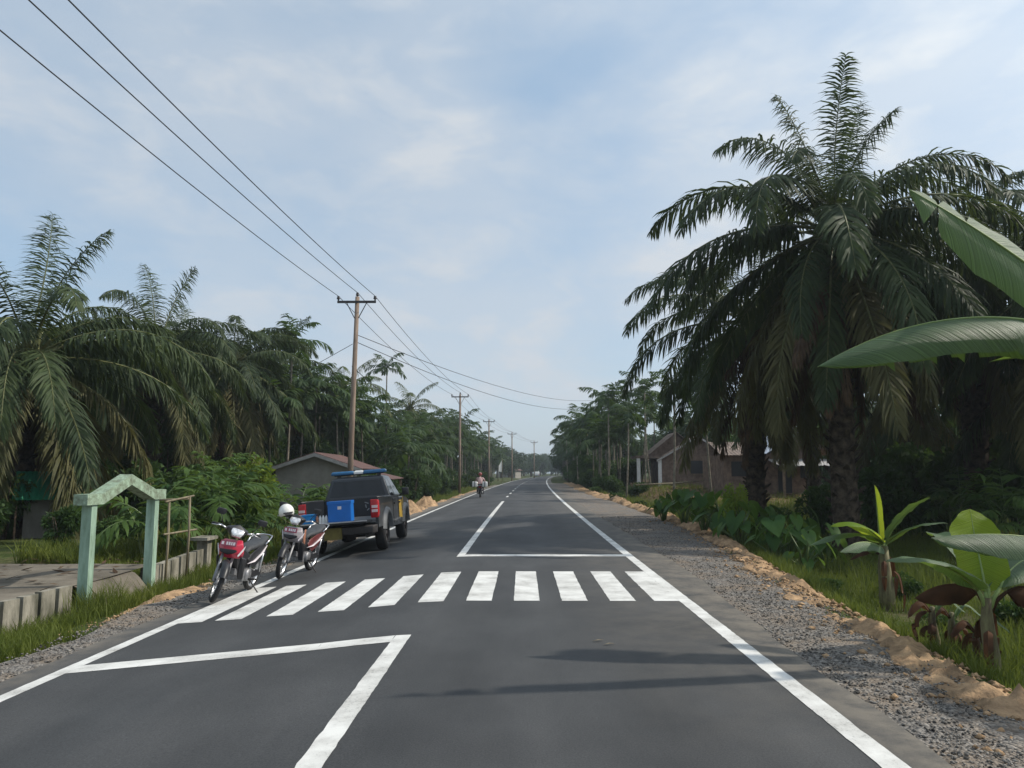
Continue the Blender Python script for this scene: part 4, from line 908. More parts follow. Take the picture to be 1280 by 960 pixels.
# greenhouse
Bz, Tz = 1.15, 1.70
bq = [(.97, .81), (2.74, .80)]; tq = [(1.10, .64), (2.02, .63)]
m = MB(); m.hull([(bq[0][0], s*bq[0][1], Bz) for s in (-1, 1)] + [(bq[1][0], s*bq[1][1], Bz) for s in (-1, 1)] + [(tq[0][0], s*tq[0][1], Tz-.03) for s in (-1, 1)] + [(tq[1][0], s*tq[1][1], Tz-.02) for s in (-1, 1)] + [(1.25, s*.5, Tz+.02) for s in (-1, 1)] + [(1.9, s*.5, Tz+.02) for s in (-1, 1)], bev=.035, seg=3, smooth=True); gh = T(m, 'cab_roof', M_TRK)
def pane(name, a, b, c, d, u0, u1, v0, v1, off, m_):
    a, b, c, d = map(Vector, (a, b, c, d)); f_ = lambda u, v: a.lerp(b, u).lerp(d.lerp(c, u), v)
    nn = (b-a).cross(d-a).normalized(); ctr = f_(.5, .5)
    if nn.dot(ctr - Vector((1.8, 0, 1.4))) < 0: nn = -nn
    q_ = [f_(u0, v0), f_(u1, v0), f_(u1, v1), f_(u0, v1)]
    mb = MB(); mb.hull([p + nn*off for p in q_] + [p + nn*(off-.02) for p in q_]); return mb.build(name, m_, gh)
for s in (-1, 1):
    a, b, c, d = (bq[0][0], s*bq[0][1], Bz), (bq[1][0], s*bq[1][1], Bz), (tq[1][0], s*tq[1][1], Tz-.03), (tq[0][0], s*tq[0][1], Tz-.03)
    pane('side_window', a, b, c, d, .08, .44, .08, .86, .006, M_GLS); pane('side_window', a, b, c, d, .48, .90, .08, .86, .006, M_GLS)
pane('rear_window', (.97, -.81, Bz), (.97, .81, Bz), (1.10, .64, Tz-.03), (1.10, -.64, Tz-.03), .06, .94, .16, .88, .006, M_GLS)
pane('windscreen', (2.74, -.80, Bz), (2.74, .80, Bz), (2.02, .63, Tz-.03), (2.02, -.63, Tz-.03), .05, .95, .08, .92, .006, M_GLS)
for s in (-1, 1):
    m = MB(); m.tube([(2.45, s*.82, 1.18), (2.48, s*.93, 1.20)], .02, 6); m.hull([(2.42 + dx, s*.98 + dy, 1.25 + dz) for dx in (-.05, .06) for dy in (-.09, .09) for dz in (-.1, .1)], bev=.03, smooth=True); T(m, 'door_mirror', M_BLK)
m = MB(); m.tube([(1.35, -.62, 1.77), (1.35, .62, 1.77)], .02, 6)
for yy in (-.5, .5): m.box((1.30, yy-.04, 1.70), (1.40, yy+.04, 1.79))
lb = T(m, 'light_bar', M_STEEL)
for (y0, y1, mm) in ((-.68, -.12, M_BLUEL), (.12, .68, M_BLUEL), (-.115, .115, M_WHITE)):
    m = MB(); m.hull([(x_, y_, z_) for x_ in (1.24, 1.46) for y_ in (y0, y1) for z_ in (1.775, 1.83)] + [(x_, y_, 1.865) for x_ in (1.28, 1.42) for y_ in (y0+.03, y1-.03)], bev=.012, smooth=True); m.build('lamp_lens' if mm is M_BLUEL else 'speaker_housing', mm, lb)
# worn pale markings on the dark panel inside the bed
m = MB()
for (y_, z_, a_, l_) in ((-.24, 1.06, 20, .10), (-.22, .98, 80, .08), (-.36, 1.05, 100, .09), (-.42, 1.04, 60, .11), (-.48, 1.03, 95, .10), (-.27, .90, 140, .07), (-.40, .90, 30, .08)):
    c_, s_ = math.cos(R(a_)), math.sin(R(a_)); m.hull([(.873 + dx, y_ + c_*l_/2*e - s_*.012*f_, z_ + s_*l_/2*e + c_*.012*f_) for dx in (0, .004) for e in (-1, 1) for f_ in (-1, 1)])
T(m, 'worn_marking', mat('faded_paint_marks', (0.25, 0.26, 0.28), 0.6))
# cargo on the tailgate
TM = tr.matrix_basis if False else (Matrix.Translation(tr.location) @ tr.rotation_euler.to_matrix().to_4x4())
def cargo(name, label, cat, local, group=None):
    o = thing(name, label, cat); o.matrix_world = TM @ Matrix.Translation(local)
    o.location = TM @ Vector(local); o.rotation_euler = tr.rotation_euler; return tag(o, group=group)
c1 = cargo('storage_box', 'large bright blue plastic box standing on the pickup tailgate', 'box', (-1.42, -.12, .757))
m = MB(); m.hull([(x_, y_, z_) for x_ in (-.15, .15) for y_ in (-.25, .25) for z_ in (0, .44)], bev=.02, smooth=False); m.build('body', M_BLUEB, c1)
m = MB(); m.box((-.162, -.258, .38), (.162, .258, .445)); m.build('lid', M_BLUEB, c1)
m = MB(); m.box((-.1535, -.045, .27), (-.150, .035, .335)); m.build('label_sticker', M_STRW, c1)
c2 = cargo('storage_box', 'small teal blue box at the left end of the tailgate', 'box', (-1.46, .55, .757))
m = MB(); m.hull([(x_, y_, z_) for x_ in (-.11, .11) for y_ in (-.13, .13) for z_ in (0, .17)], bev=.015); m.build('body', M_BLUET, c2)
m = MB(); m.box((-.118, -.138, .171), (.118, .138, .205)); m.build('lid', M_BLUET, c2)
for k in range(4):
    c3 = cargo('bottle', ordw(k) + ' white bottle from the left between the two blue boxes', 'bottle', (-1.5, .375 - .066*k, .757), 'bottles on the tailgate')
    m = MB(); m.lathe([(0, 0), (.028, 0), (.03, .01), (.03, .12), (.012, .16), (.012, .17), (0, .17)], 12, 'Z'); m.build('body', M_WHITE if k else M_ORG, c3)
    m = MB(); m.lathe([(0, .20), (.015, .20), (.015, .171), (0, .171)], 10, 'Z'); m.build('cap', M_BLK, c3)

# ================================================================== FAR CAR AND RIDER
yc = 232.0; xc_ = cx(yc) - 2.55
cr = thing('car', 'small white car in the distance at the road bend', 'car', (xc_, yc, zr(-2.55) + 0.004)); cr.rotation_euler = (0, 0, R(88))
m = MB(); m.prism([(-.35, .35), (-.3, .95), (.1, 1.0), (2.6, .98), (3.35, .85), (3.45, .4), (3.3, .25), (-.25, .25)], -.82, .82); m.build('body', M_WHITE, cr)
m = MB(); m.hull([(-.2, s*.78, .97) for s in (-1, 1)] + [(2.7, s*.76, .96) for s in (-1, 1)] + [(.05, s*.62, 1.62) for s in (-1, 1)] + [(1.75, s*.62, 1.62) for s in (-1, 1)], bev=.04, smooth=True); m.build('roof', M_WHITE, cr)
m = MB(); m.hull([(-.185 + (zz-1.0)*.40, s*yy, zz) for s in (-1, 1) for (yy, zz) in ((.72, 1.05), (.60, 1.52))] + [(-.165 + (zz-1.0)*.40, s*yy, zz) for s in (-1, 1) for (yy, zz) in ((.72, 1.05), (.60, 1.52))]); m.build('rear_window', M_GLS, cr)
for s in (-1, 1):
    m = MB(); m.hull([(xx, s*(.79 - (zz-.97)*.24), zz) for (xx, zz) in ((.1, 1.03), (2.4, 1.03), (1.75, 1.53), (.25, 1.53))] + [(xx, s*(.74 - (zz-.97)*.24), zz) for (xx, zz) in ((.1, 1.03), (2.4, 1.03), (1.75, 1.53), (.25, 1.53))]); m.build('side_window', M_GLS, cr)
    m = MB(); m.box((-.36, s*.70-.1, .7), (-.31, s*.70+.1, .92)); m.build('tail_light', M_TAIL, cr)
    for xx in (.45, 2.75):
        m = MB(); m.lathe([(0, -.1), (.2, -.1), (.3, -.09), (.31, 0), (.3, .09), (.2, .1), (0, .1)], 18, 'Y', (xx, s*.74, .31)); m.build('wheel', M_RUB, cr)
m = MB(); m.box((-.42, -.8, .3), (-.33, .8, .48)); m.build('bumper', M_BLK, cr)

ry_ = 53.0; rx_ = at(600, 600, ry_).x
b3 = bike('dark motorcycle ridden away along the left lane', (rx_, ry_, zr(rx_ - cx(ry_)) + .004), R(90), 0, 0, M_MARO, M_STRW, front=False)
b3['label'] = 'dark motorcycle ridden away along the left lane by a person in a red helmet'
BM_ = Matrix.Translation(b3.location) @ Matrix.Rotation(R(90), 4, 'Z')
def person_mesh():
    J = {'pel': (.08, 0, .86, .145), 'bel': (.11, 0, 1.02, .145), 'chest': (.17, 0, 1.20, .155), 'neck': (.22, 0, 1.40, .062), 'head0': (.25, 0, 1.50, .085), 'head1': (.26, 0, 1.60, .075)}
    E = [('pel', 'bel'), ('bel', 'chest'), ('chest', 'neck'), ('neck', 'head0'), ('head0', 'head1')]
    for s, t in ((1, 'l'), (-1, 'r')):
        J.update({'sh'+t: (.19, s*.20, 1.33, .07), 'el'+t: (.42, s*.31, 1.10, .05), 'wr'+t: (.68, s*.31, 1.04, .032), 'ha'+t: (.77, s*.32, 1.03, .035),
                  'f1'+t: (.82, s*.345, 1.035, .016), 'f2'+t: (.83, s*.315, 1.03, .016), 'f3'+t: (.79, s*.275, 1.02, .016),
                  'hi'+t: (.12, s*.11, .85, .10), 'kn'+t: (.50, s*.19, .74, .068), 'an'+t: (.42, s*.20, .36, .045), 'to'+t: (.58, s*.21, .31, .04)})
        E += [('chest', 'sh'+t), ('sh'+t, 'el'+t), ('el'+t, 'wr'+t), ('wr'+t, 'ha'+t), ('ha'+t, 'f1'+t), ('ha'+t, 'f2'+t), ('ha'+t, 'f3'+t), ('pel', 'hi'+t), ('hi'+t, 'kn'+t), ('kn'+t, 'an'+t), ('an'+t, 'to'+t)]
    ks = list(J); me = bpy.data.meshes.new('person_skeleton')
    me.from_pydata([J[k][:3] for k in ks], [(ks.index(a), ks.index(b)) for a, b in E], [])
    o = bpy.data.objects.new('tmp_person', me); COL.objects.link(o)
    o.modifiers.new('skin', 'SKIN'); sv = me.skin_vertices[0].data
    for i, k in enumerate(ks): sv[i].radius = (J[k][3],)*2; sv[i].use_root = (k == 'pel')
    sb = o.modifiers.new('sub', 'SUBSURF'); sb.levels = 2; sb.render_levels = 2
    dg = bpy.context.evaluated_depsgraph_get(); me2 = bpy.data.meshes.new_from_object(o.evaluated_get(dg))
    bpy.data.objects.remove(o); return me2
pm = person_mesh()
for m_ in (mat('pale_pink_shirt', (0.52, 0.36, 0.35), 0.85), mat('dark_trousers', (0.035, 0.035, 0.045), 0.85), mat('skin', (0.24, 0.13, 0.08), 0.6), M_BLK): pm.materials.append(m_)
for p in pm.polygons:
    c = p.center; p.use_smooth = True
    p.material_index = 0
    if c.z < .93 and c.x < 1 and abs(c.y) < .27: p.material_index = 1
    if c.z < .40: p.material_index = 3
    if c.z > 1.40 or (c.x > .62): p.material_index = 2
po = meshobj('person', pm); po.matrix_world = BM_; po.location = b3.location; po.rotation_euler = (0, 0, R(90))
tag(po, 'person in pale shirt and dark red helmet riding away on a motorcycle', 'person')
mb = MB(); helmet_mesh(mb); hm2 = mb.build('helmet', M_HELMR, po, (.245, 0, 1.575)); md = hm2.modifiers.new('thick', 'SOLIDIFY'); md.thickness = .02; md.offset = -1
for s, nm in ((1, 'left'), (-1, 'right')):
    o = thing('cargo_box', 'white box slung on the ' + nm + ' side of the ridden motorcycle', 'box', BM_ @ Vector((-.22, s*.34, .74)), R(90))
    m = MB(); m.hull([(x_, y_, z_) for x_ in (-.22, .22) for y_ in (-.17, .17) for z_ in (0, .34)], bev=.035, smooth=True); m.build('body', M_WHITE, o)
    m = MB(); m.box((-.23, -.02, -.01), (-.222, .02, .345)); m.build('strap', M_BLK, o)
# ================================================================== VEGETATION LIBRARY
def frond_mesh(name, Ln, elev, bend, npair, ll, lw, pet, upj, droop, seed, leafm, rachm, rr=0.035, beta=(20, 60), side_wob=0.15, nseg=14, curl=1.3):
    """one pinnate leaf growing along +X in the XZ plane from the origin; gravity acts along -Z"""
    rng = random.Random(seed); mb = MB()
    pts = [Vector((0, 0, 0))]; wob = rng.uniform(-side_wob, side_wob); az = 0
    tans = []
    for i in range(nseg):
        s = (i + .5)/nseg; e = R(elev) - R(bend) * s**curl
        az += wob / nseg
        d = Vector((math.cos(e)*math.cos(az), math.cos(e)*math.sin(az), math.sin(e)))
        tans.append(d); pts.append(pts[-1] + d * (Ln/nseg))
    mb.tube(pts, [rr * (1 - .86*(i/nseg)**.7) for i in range(nseg+1)], 4, 1, cap=False)
    for i in range(npair):
        for sd in (-1, 1):
            s = pet + (1 - pet) * (i + rng.uniform(.1, .9)) / npair; s = min(s, .995)
            k = min(nseg-1, int(s*nseg)); f_ = s*nseg - k
            p = pts[k].lerp(pts[k+1], f_); t = tans[k]
            lat = Vector((0, 0, 1)).cross(t)
            if lat.length < .15: lat = Vector((0, 1, 0))
            lat.normalize(); up = t.cross(lat)
            q = (s - pet)/(1 - pet)
            b = R(beta[0] + (beta[1]-beta[0])*q + rng.uniform(-9, 9))
            ln = ll * (0.45 + 0.55*math.sin(math.pi*min(1, (q*.85 + .12)))) * rng.uniform(.85, 1.1)
            if q > .9: ln *= 1 - (q-.9)*4
            d = lat*sd*math.cos(b) + t*math.sin(b) + up*rng.uniform(*upj)
            d.normalize()
            wv = (t - d*t.dot(d)).normalized()
            wv = (wv + up*rng.uniform(-.5, .5)).normalized()
            v = []; pp = p.copy(); nsg = 3
            for j in range(nsg+1):
                wj = lw * (.45, 1.0, .8, 0)[j] * .5
                v += [pp - wv*wj, pp + wv*wj] if j < nsg else [pp]
                d = (d + Vector((0, 0, -1)) * droop * rng.uniform(.5, 1.3)).normalized()
                pp = pp + d * (ln/nsg)
            mb.add(v, [(0, 1, 3, 2), (2, 3, 5, 4), (4, 5, 6)], 0, False)
    me = bpy.data.meshes.new(name); me.from_pydata(mb.v, [], mb.f)
    me.materials.append(leafm); me.materials.append(rachm); me.polygons.foreach_set('material_index', mb.mi); me.update()
    return me
LIB = {}
def frond(kind, elev, v):
    """nearest library frond for an elevation class"""
    es = {'oil': (84, 66, 48, 28, 5, -22, -50), 'oilold': (5, -22, -50), 'dead': (-35, -62, -80), 'coco': (75, 50, 25, 0, -28), 'areca': (78, 55, 30, 5), 'small': (76, 55, 32)}[kind]
    e = min(es, key=lambda q: abs(q - elev)); key = (kind, e, v % 2)
    if key not in LIB:
        sd = hash(key[1:]) % 1000 + len(LIB)*7
        if kind in ('oil', 'oilold'):
            bend = {84: 24, 66: 98, 48: 98, 28: 92, 5: 76, -22: 52, -50: 34}[e]
            LIB[key] = frond_mesh('frond', 5.4, e, bend + (v % 2)*14, 112, 0.98, 0.058, .15, (-.55, .55), .46 if e < 60 else .5, sd, M_OIL if kind == 'oil' else M_OILY, M_RACH, .05, (22, 55), curl=1.5)
        elif kind == 'dead':
            LIB[key] = frond_mesh('dead_frond', 4.2, e, 12, 55, .7, .045, .15, (-.4, .4), .75, sd, M_DEAD, M_BARK, .045, (35, 65))
        elif kind == 'coco':
            LIB[key] = frond_mesh('frond', 4.6, e, {75: 55, 50: 72, 25: 75, 0: 62, -28: 45}[e] + 10*(v % 2), 62, .95, .055, .14, (-.15, .15), .5, sd, M_COCO, M_RACH, .045, (15, 45))
        elif kind == 'areca':
            LIB[key] = frond_mesh('frond', 2.25, e, {78: 80, 55: 100, 30: 90, 5: 60}[e], 22, .72, .10, .12, (-.2, .4), .42, sd, M_ARECA, M_RACHA, .022, (25, 55), nseg=9)
        else:
            LIB[key] = frond_mesh('frond', 1.45, e, {76: 60, 55: 85, 32: 80}[e], 11, .56, .085, .25, (-.1, .4), .38, sd, M_ARECAB, M_RACHA, .016, (28, 58), nseg=9)
    return LIB[key]
def joined(name, parts, mats):
    """join library fronds into one crown mesh (for palms too far to show single leaves)"""
    V, F, MI = [], [], []; b = 0
    for me, M in parts:
        n = len(me.vertices); co = np.empty(n*3, np.float32); me.vertices.foreach_get('co', co); co = co.reshape(-1, 3)
        A = np.array(M.to_3x3()); V.append(co @ A.T + np.array(M.translation))
        for p in me.polygons: F.append(tuple(i + b for i in p.vertices)); MI.append(p.material_index)
        b += n
    me = bpy.data.meshes.new(name); me.from_pydata(np.concatenate(V).tolist(), [], F)
    for m in mats: me.materials.append(m)
    me.polygons.foreach_set('material_index', MI); me.update(); return me
# ---------- trunks
def oil_trunk_mesh(h, seed, r0=.34):
    rng = random.Random(seed); mb = MB(); n = 9
    mb.tube([(rng.uniform(-.03, .03), rng.uniform(-.03, .03), -0.6 + (h+.6)*i/n) for i in range(n+1)], [r0*rng.uniform(.92, 1.08) for _ in range(n+1)], 12)
    k = int(h*16)
    for i in range(k):
        z = (i+.5)/k*h; a = i*2.39996 + rng.uniform(-.2, .2); l_ = rng.uniform(.16, .34); e = rng.uniform(.5, 1.1)
        ca, sa = math.cos(a), math.sin(a)
        o_ = Vector((ca, sa, 0)); tv = Vector((-sa, ca, 0)); up = Vector((0, 0, 1))
        b_ = o_*r0*.85 + up*z; d = (o_*math.cos(e) + up*math.sin(e))*l_
        mb.add([b_ - tv*.12, b_ + tv*.12, b_ + up*.12, b_ + d - tv*.05, b_ + d + tv*.05, b_ + d + up*.05], [(0,1,4,3), (1,2,5,4), (2,0,3,5), (3,4,5)])
    return mb.mesh('trunk', M_BARK)
def crown_heart(name, r, h, m, seed):
    rng = random.Random(seed); mb = MB()
    mb.tube([(0, 0, -.5), (0, 0, -.1), (0, 0, h*.5), (0, 0, h)], [r, r*1.15, r*.7, .05], 10)
    for i in range(34):
        a = i*2.39996; e = R(80 - 90*i/34); l_ = rng.uniform(.5, .9); o_ = Vector((math.cos(a), math.sin(a), 0)); tv = Vector((-math.sin(a), math.cos(a), 0))
        b_ = o_*r*.6 + Vector((0, 0, h*.3*(1-i/34) - .3*i/34)); d = o_*math.cos(e)*l_ + Vector((0, 0, math.sin(e)*l_)); up = Vector((0, 0, .07))
        mb.add([b_-tv*.11, b_+tv*.11, b_+up, b_+d-tv*.05, b_+d+tv*.05, b_+d+up*.6], [(0,1,4,3),(1,2,5,4),(2,0,3,5),(3,4,5)])
    return mb.mesh(name, m)
HEART = crown_heart('crown', .33, .9, M_RACH, 3)
HEARTC = crown_heart('crown', .18, .6, M_RACH, 5)
def palm(kind, label, group, loc, top, nf, fscale, seed, dead=0, emax=86, emin=-58, old=0.2, name='oil_palm', az0=0.0, up_n=1):
    """palm with every frond as its own object; loc = foot, top = height of the crown above the foot"""
    rng = random.Random(seed); t = thing(name, label, 'palm tree', loc, rng.uniform(0, 6.28) * 0, group)
    if kind == 'oil': meshobj('trunk', oil_trunk_mesh(top - .2, seed), t)
    else:
        mb = MB(); bx_, by_ = rng.uniform(-.5, .5), rng.uniform(-.4, .4)
        mb.tube([(bx_*(q-1)**2, by_*(q-1)**2, -.5 + (top+.4)*q) for q in (0, .1, .25, .4, .55, .7, .85, 1)], [.20, .17, .15, .14, .13, .12, .115, .11], 10); mb.build('trunk', M_ARTR, t)
    cr_ = meshobj('crown', HEART if kind == 'oil' else HEARTC, t, (0, 0, top), None, fscale)
    for i in range(nf):
        q = i/(nf-1); a = az0 + i*2.39996 + rng.uniform(-.25, .25); e = (emax if i < up_n else 64 + (emin-64)*((i-up_n)/(nf-up_n-1))**.85) + rng.uniform(-7, 7)
        kd = kind
        if kind == 'oil' and q > 1-old: kd = 'oilold'
        me = frond(kd, e, rng.randint(0, 1))
        meshobj('frond', me, cr_, (.12*math.cos(a), .12*math.sin(a), .25*(1-q) - .15*q), (rng.uniform(-.12, .12) * (2.6 if i < up_n else 1), rng.uniform(-.1, .2) if i < up_n else 0, a), rng.uniform(.85, 1.1) * (0.80 if i < up_n else (.84 if e > 42 else 1)))
    for i in range(dead):
        a = i*2.1 + rng.uniform(-.3, .3); me = frond('dead', rng.uniform(-85, -40), i)
        meshobj('dead_frond', me, cr_, (.25*math.cos(a), .25*math.sin(a), -.35 - rng.uniform(0, .6)), (0, 0, a), rng.uniform(.8, 1.1))
    return t
def oil(px, py, Y, label, seed, nf=30, fs=1.0, dead=0, **kw):
    p = at(px, py, Y); z0 = gz(p.x, Y) if p.x > -6.6 or Y > 15.5 else -.06
    return palm('oil', label, 'oil palms', (p.x, Y, z0), p.z - z0, nf, fs, seed, dead, **kw)
# right side oil palms
oil(1040, 290, 20.5, 'tallest oil palm on the right with a spear leaf rising above its crown', 11, 54, 1.04, 18, emin=-62, up_n=4)
oil(938, 405, 27.0, 'oil palm on the right with a bare dark trunk, left of the tallest one', 12, 40, 1.0, 6, emax=70)
oil(1205, 350, 25.0, 'oil palm crowded just right of the tallest one', 13, 40, 1.0, 8, emax=58)
oil(1355, 335, 21.0, 'oil palm at the right edge reaching into the frame', 14, 40, 1.0, 4, emax=58)
oil(1130, 470, 33.0, 'shaded oil palm low behind the tallest one', 15, 26, 1.0, 6, emax=75)
oil(1290, 505, 31.0, 'shaded oil palm low at the right edge of the picture', 16, 26, 1.0, 6)
oil(1010, 470, 42.0, 'distant oil palm between the bare trunk and the tallest palm', 17, 24, 1.0, 3)
oil(1390, 480, 24.0, 'oil palm standing just outside the right edge', 18, 24, 1.0, 2)
# left side oil palms
oil(36, 450, 21.5, 'large oil palm at the left edge with sweeping pale lower fronds', 21, 44, 1.0, 6, old=.34, up_n=2)
oil(-150, 455, 25.0, 'oil palm whose fronds enter from the left edge', 22, 30, 1.0, 3)
oil(195, 442, 31.0, 'oil palm behind the green gateway', 23, 40, 0.98, 5, old=.25, emax=74, up_n=2)
oil(290, 458, 37.0, 'oil palm between the gateway and the maroon-roofed house', 24, 40, 0.98, 6, old=.25, emax=74, up_n=2)
oil(112, 478, 37.0, 'oil palm half hidden between the two left palms', 25, 32, 1.0, 4, emax=66)
oil(240, 468, 43.0, 'rear oil palm with one bent frond above the others', 26, 32, 1.0, 3, emax=74, up_n=2)
oil(20, 500, 40.0, 'rear oil palm hidden at the left edge', 27, 24, 1.0, 3)
oil(-60, 520, 34.0, 'shaded rear oil palm at the left edge of the picture', 28, 24, 1.0, 3)
oil(335, 462, 47.0, 'rear oil palm just left of the tall areca above the house', 29, 30, 1.0, 3, emax=72, up_n=2)
oil(150, 452, 49.0, 'rear oil palm filling the gap left of the gateway peak', 30, 30, 1.0, 3, emax=72, up_n=2)
# coconut palms
def coco(px, py, Y, label, seed, nf=20, fs=1.0):
    p = at(px, py, Y); z0 = gz(p.x, Y); return palm('coco', label, 'coconut palms', (p.x, Y, z0), p.z - z0, nf, fs, seed, 0, 76, -38, 0, 'coconut_palm')
coco(374, 520, 54, 'coconut palm arching over the maroon-roofed house', 31, 22)
coco(430, 490, 58, 'coconut palm behind the tallest power pole', 32, 20)
coco(513, 512, 78, 'coconut palm above the areca grove left of the second pole', 33, 18)
coco(338, 535, 50, 'coconut palm left of the maroon-roofed house', 34, 18)
# ---------- areca palms
AC = []
for v in range(5):
    rng = random.Random(90 + v); parts = []
    nf = rng.randint(9, 12)
    for i in range(nf):
        q = i/(nf-1); a = i*2.39996 + rng.uniform(-.3, .3); e = 82 - 78*q**.9 + rng.uniform(-8, 8)
        parts.append((frond('areca', e, i), Matrix.Rotation(a, 4, 'Z') @ Matrix.Scale(rng.uniform(.8, 1.1), 4)))
    AC.append(joined('crown', parts, [M_ARECA, M_RACHA]))
M_SHAFT = mat('green_crownshaft', (0.07, 0.12, 0.04), 0.5)
def areca_trunk(h, seed):
    rng = random.Random(seed); bx_ = rng.uniform(-.4, .4); by_ = rng.uniform(-.4, .4); mb = MB()
    mb.tube([(bx_*(q-1)**2, by_*(q-1)**2, -.4 + (h+.0)*q) for q in (0, .2, .4, .6, .8, 1)], [.085, .07, .065, .06, .058, .055], 8); return mb.mesh('trunk', M_ARTR)
TRK = [areca_trunk(1.0*8, s) for s in range(5)]
def areca(x, y, h, label, group, seed, fs=1.0, single=False):
    rng = random.Random(seed); z0 = gz(x, y); t = thing('areca_palm', label, 'palm tree', (x, y, z0), rng.uniform(0, 6.28), group)
    meshobj('trunk', TRK[seed % 5], t, (0, 0, 0), None, (1, 1, h/7.6))
    mb = None
    if single:
        cr_ = MB(); cr_.tube([(0, 0, -.75), (0, 0, -.4), (0, 0, .1)], [.075, .095, .05], 8); co = cr_.build('crown', M_SHAFT, t, (0, 0, h))
        nf = 11
        for i in range(nf):
            q = i/(nf-1); a = i*2.39996 + rng.uniform(-.3, .3); e = 82 - 80*q**.9 + rng.uniform(-8, 8)
            meshobj('frond', frond('areca', e, i), co, (0, 0, 0), (0, 0, a), fs*rng.uniform(.85, 1.1))
    else:
        meshobj('crown', AC[rng.randint(0, 4)], t, (0, 0, h), (rng.uniform(-.1, .1), rng.uniform(-.1, .1), 0), fs*rng.uniform(.85, 1.15))
    return t
def areca_at(px, pytop, Y, label, seed, fs=1.0, single=True):
    p = at(px, pytop, Y); z0 = gz(p.x, Y); return areca(p.x, Y, p.z - z0 - 1.0*fs, label, 'areca palms', seed, fs, single)
areca_at(366, 408, 40, 'tall thin areca palm with a round crown above the maroon-roofed house', 41, 1.0)
areca_at(484, 447, 74, 'lone areca palm standing highest above the left grove', 42, 1.0)
areca_at(842, 470, 44, 'thin areca palm in front of the double-gabled brick house', 43, .95)
areca_at(880, 466, 47, 'thin areca palm beside the bare dark oil palm trunk', 44, .95)
areca_at(785, 500, 56, 'slender areca palm left of the white porch columns', 45, .95)
areca_at(760, 484, 62, 'slender areca palm at the near end of the right-hand grove', 46, 1.0)
areca_at(806, 488, 70, 'areca palm rising behind the white porch columns', 47, 1.0)
rng = random.Random(5)
LG = []
for i in range(70):
    y = 44 + i*1.75 + rng.uniform(-1.3, 1.3); u = -8.0 - 8.5*rng.random()**1.3 - (1.5 if y < 52 else 0); h = rng.uniform(3.2, 7.0) + (.8 if y > 80 else 0)
    if y < 60 and u > -10: h *= .78
    LG.append((u + cx(y), y, h))
for i in range(14):
    y = 38 + i*2.2; LG.append((-11.5 - rng.random()*6 + cx(y), y, rng.uniform(4.5, 6.5)))
LG.sort(key=lambda q: q[0]/q[1])
for i, (x, y, h) in enumerate(LG):
    areca(x, y, h, ordw(i) + ' areca palm from the left in the grove along the left roadside', 'areca palms of the left grove', 200+i, 1.32)
RG = []
for i in range(58):
    y = 62 + i*1.75 + rng.uniform(-1.2, 1.2); u = (6.2 if y < 90 else 5.2) + 8*rng.random()**1.5; h = rng.uniform(4.4, 8.0)
    if 60 < y < 82 and u > 10.0: u = 6.2 + rng.random()*3
    RG.append((u + cx(y), y, h))
RG.sort(key=lambda q: q[0]/q[1])
for i, (x, y, h) in enumerate(RG):
    areca(x, y, h, ordw(i) + ' areca palm from the left in the grove along the right roadside', 'areca palms of the right grove', 300+i, 1.32)
# ---------- small clumping palms near the left roadside
def small_palm(px, pyb, Y, hh, label, seed, ns=4):
    p = at(px, pyb, Y); z0 = gz(p.x, Y); rng = random.Random(seed); t = thing('young_palm', label, 'palm', (p.x, Y, z0), 0, 'young clumping palms')
    for k in range(ns):
        a = rng.uniform(0, 6.28); sp = rng.uniform(.1, .5); h = hh*rng.uniform(.35, .85)
        bx_, by_ = .18*math.cos(a), .18*math.sin(a); tx, ty = sp*math.cos(a), sp*math.sin(a)
        mb = MB(); mb.tube([(bx_, by_, -.3), ((bx_+tx)/2, (by_+ty)/2, h*.5), (tx, ty, h)], [.045, .04, .03], 7); st_ = mb.build('stem', M_ARSTEM, t)
        nf = rng.randint(5, 7)
        for i in range(nf):
            q = i/(nf-1); meshobj('frond', frond('small', 80 - 50*q + rng.uniform(-8, 8), i), st_, (tx, ty, h - .12*q), (0, 0, a + i*2.39996), rng.uniform(.75, 1.1))
    return t
SP = [(262, 660, 18.5, 1.55, 'young palm clump with green leaning stems right of the stick frame'), (300, 650, 19.5, 1.5, 'young palm clump just behind the red motorcycle'), (330, 640, 22, 1.1, 'young palm clump left of the white helmet'), (372, 640, 25, .9, 'young palm clump against the grey house wall'), (424, 640, 33, .5, 'young palm clump at the foot of the house wall behind the pickup'), (195, 640, 17.0, 1.2, 'young palm with upright fan of leaves behind the gateway'), (338, 640, 28, 1.6, 'taller young palm clump left of the house gable'), (275, 640, 25, 1.9, 'taller young palm clump behind the red motorcycle'),
      (1190, 600, 24, 1.6, 'young palm clump in the shade right of the tallest oil palm'), (1255, 600, 20, 1.5, 'young palm clump in the shade at the right edge'), (1130, 610, 26, 1.4, 'young palm clump at the foot of the tallest oil palm')]
for i, (a, b, c, d, e) in enumerate(SP): small_palm(a, b, c, d, e, 400+i, 3 if i != 6 else 1)
